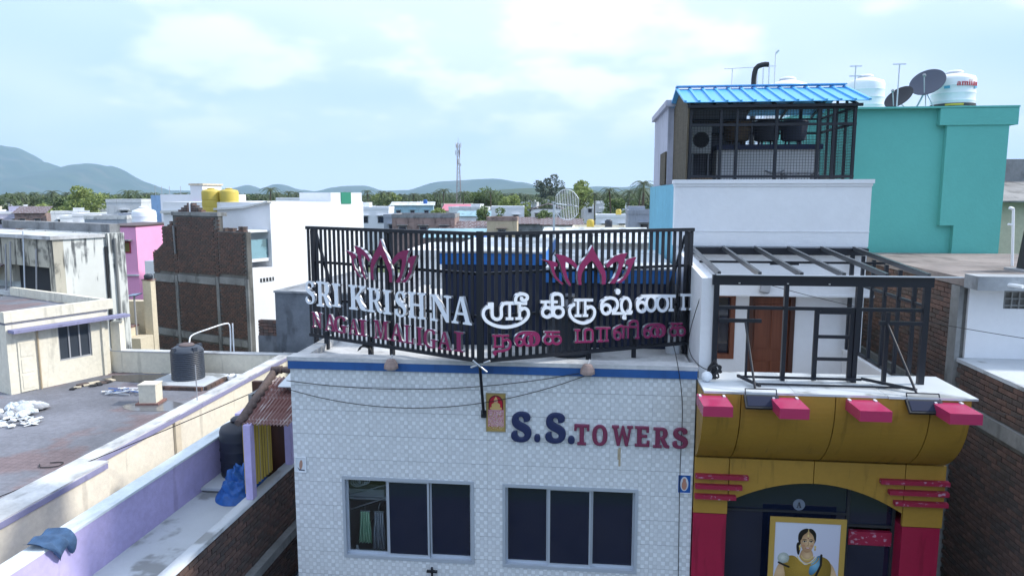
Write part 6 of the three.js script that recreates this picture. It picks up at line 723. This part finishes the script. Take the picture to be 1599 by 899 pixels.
{
  const g = palmGeo(3, 11), t = thing('coconut_palm', 'coconut palm rising over the distant tree line', 'palm', [-76, 0, -154], 0.3, 'coconut palms over the tree line'); part(t, 'trunk', g.trunk, M.bark); part(t, 'crown', g.crown, M.palm);
  [[-81, -176, 0.94], [-41, -189, 1.0], [-26, -181, 0.95], [4.6, -134, 0.97], [9.4, -116, 1.06], [10.6, -146, 0.98], [-57, -219, 0.9], [-78, -217, 0.93], [-68, -207, 0.98], [-37, -200, 0.94], [8.9, -156, 0.95], [-207, -232, 0.86], [-189, -225, 0.9], [-198, -254, 0.93], [-90, -190, 0.92], [13, -170, 1.0], [1.5, -160, 0.9], [-50, -230, 0.98]].forEach(([x, z, s], i) => { const c = copyOf(t, [x, 0, z], i * 1.3); c.scale.setScalar(s); });
  // the unbroken palm groves and woodland beyond
  const grove = (name, label, cat, geo, m, n, seed, lo, hi, s0, s1) => { const R = rng(seed), o = new THREE.InstancedMesh(geo, m, n), M4 = new THREE.Matrix4(), q = new THREE.Quaternion(), up = new THREE.Vector3(0, 1, 0), col = new THREE.Color(); for (let i = 0; i < n; i++) { const az = mix(-0.95, 0.42, R()), d = Math.sqrt(mix(lo * lo, hi * hi, R() ** 1.5)), s = mix(s0, s1, R()); M4.compose(new THREE.Vector3(d * Math.sin(az - 0.106), 0, 10 - d * Math.cos(az - 0.106)), q.setFromAxisAngle(up, R() * 6.28), new THREE.Vector3(s * (0.85 + R() * 0.3), s, s * (0.85 + R() * 0.3))); o.setMatrixAt(i, M4); const k = 0.7 + R() * 0.6; o.setColorAt(i, col.setRGB(k, k * (0.95 + R() * 0.1), k * 0.95)); } o.name = numbered(name); o.castShadow = o.receiveShadow = true; o.userData = { label, category: cat, kind: 'stuff' }; scene.add(o); };
  const g2 = palmGeo(8, 9.5, 12), R = rng(99); grove('palm_grove', 'dense palm groves forming the far dark tree line', 'grove', merge([g2.crown, g2.trunk]), M.palm, 1500, 21, 235, 1300, 0.8, 1.12);
  grove('woodland', 'mixed low woodland filling in under the far palms', 'woodland', leaves(R, 700, crownClumps(R, 14, 4.2, 2.6, 4.2), 0.75), M.leafD, 2600, 22, 240, 2200, 0.75, 1.35);
}

// ---------- hills ----------
function ridge(z, crest, seed, depth, rough) {        // crest: [x, height] list
  const rows = [], n = 160, x0 = crest[0][0], x1 = crest[crest.length - 1][0];
  const hgt = (x) => { let i = 0; while (i < crest.length - 2 && x > crest[i + 1][0]) i++; const [a, ha] = crest[i], [b, hb] = crest[i + 1]; return mix(ha, hb, sm(clamp((x - a) / (b - a)))); };
  for (let r = 0; r <= 24; r++) { const f = r / 24, row = []; for (let i = 0; i <= n; i++) { const x = mix(x0, x1, i / n), prof = Math.sin(Math.min(f / 0.62, 1) * 1.571) ** 1.3 * (f > 0.62 ? 1 - sm((f - 0.62) / 0.38) : 1), nz = fbm(i / n, f, 26, 8, 5, seed) - 0.5; row.push([x + (fbm(i / n, f, 9, 5, 3, seed + 9) - 0.5) * 200, Math.max(-2, hgt(x) * (prof + nz * rough * Math.sin(Math.min(1, f * 1.6) * 3.14 * 0.5) * (1 - prof * 0.6))), z + depth * 0.62 - f * depth]); } rows.push(row); }
  return metre(quadStrip(rows));
}
const hillMat = mat([0.62, 0.66, 0.60], 1, { map: T.hill, side: THREE.DoubleSide });
structure('hills', ridge(-7000, [[-11880, 406], [-8580, 686], [-7095, 653], [-6121, 546], [-5775, 376], [-5494, 238], [-5280, 284], [-5131, 323], [-4933, 294], [-4702, 167], [-4450, 59], [-4042, 13], [-3630, 0]], 3, 2600, 0.5), hillMat);
structure('hills', ridge(-7900, [[-6000, 80], [-4400, 60], [-4050, 90], [-3865, 125], [-3721, 75], [-3521, 135], [-3300, 70], [-3076, 45], [-2790, 112], [-2575, 115], [-2300, 60], [-2001, 66], [-1572, 165], [-1000, 188], [-700, 150], [-497, 95], [-200, 70], [148, 102], [400, 95], [650, 125], [1500, 150], [4000, 120]], 7, 1500, 0.25), hillMat);
structure('hills', ridge(-2500, [[-700, 0], [-420, 18], [-150, 34], [60, 20], [260, 38], [520, 60], [1200, 80], [2000, 40]], 11, 800, 0.4), hillMat);

// ---------- cables ----------
const sag = (a, b, s, n = 10) => Array.from({ length: n + 1 }, (_, i) => { const f = i / n; return [mix(a[0], b[0], f), mix(a[1], b[1], f) - s * 4 * f * (1 - f), mix(a[2], b[2], f)]; });
const cable = (label, pts, r = 0.006) => single('cable', label, 'cable', tube(pts, r, 40, 5), M.wire, 'cables across the facade');
cable('upper thin black cable sagging across the tiled facade', sag([-4.46, 6.75, 0.05], [-0.1, 6.98, 0.06], 0.18)); cable('lower thin black cable sagging across the tiled facade', sag([-4.46, 6.62, 0.05], [0.0, 6.95, 0.06], 0.38)); cable('black cable running down the tiled facade past the last wine letter', [[1.25, 7.5, -0.9], [1.28, 7.13, 0.05], [1.36, 6.6, 0.035], [1.36, 5.5, 0.04], [1.40, 3.0, 0.04]]);
cable('cable dropping from the sloping white wall to the lamp by the roof band', [[1.66, 8.36, -0.16], [1.5, 7.3, -0.5], [1.62, 7.1, 0.0], [1.8, 7.05, 0.05]]); cable('grey service wire crossing the alley by the brick wall', sag([3.0, 8.0, -2.5], [9, 7.55, 1.5], 0.25), 0.005); cable('wire passing below the beam in the alley', sag([4.6, 6.75, 0.2], [9.5, 6.45, 1.4], 0.05), 0.004); cable('long wire strung past the cream house wall', sag([-14, 3.2, 2], [-6.6, 5.6, -3.2], 0.15), 0.009); cable('wire hanging across the green wall', [[4.9, 11.44, -6.9], [5.6, 11.0, -6.9], [5.75, 9.5, -6.9], [5.95, 8.3, -6.85]], 0.006);
renderer.render(scene, camera);
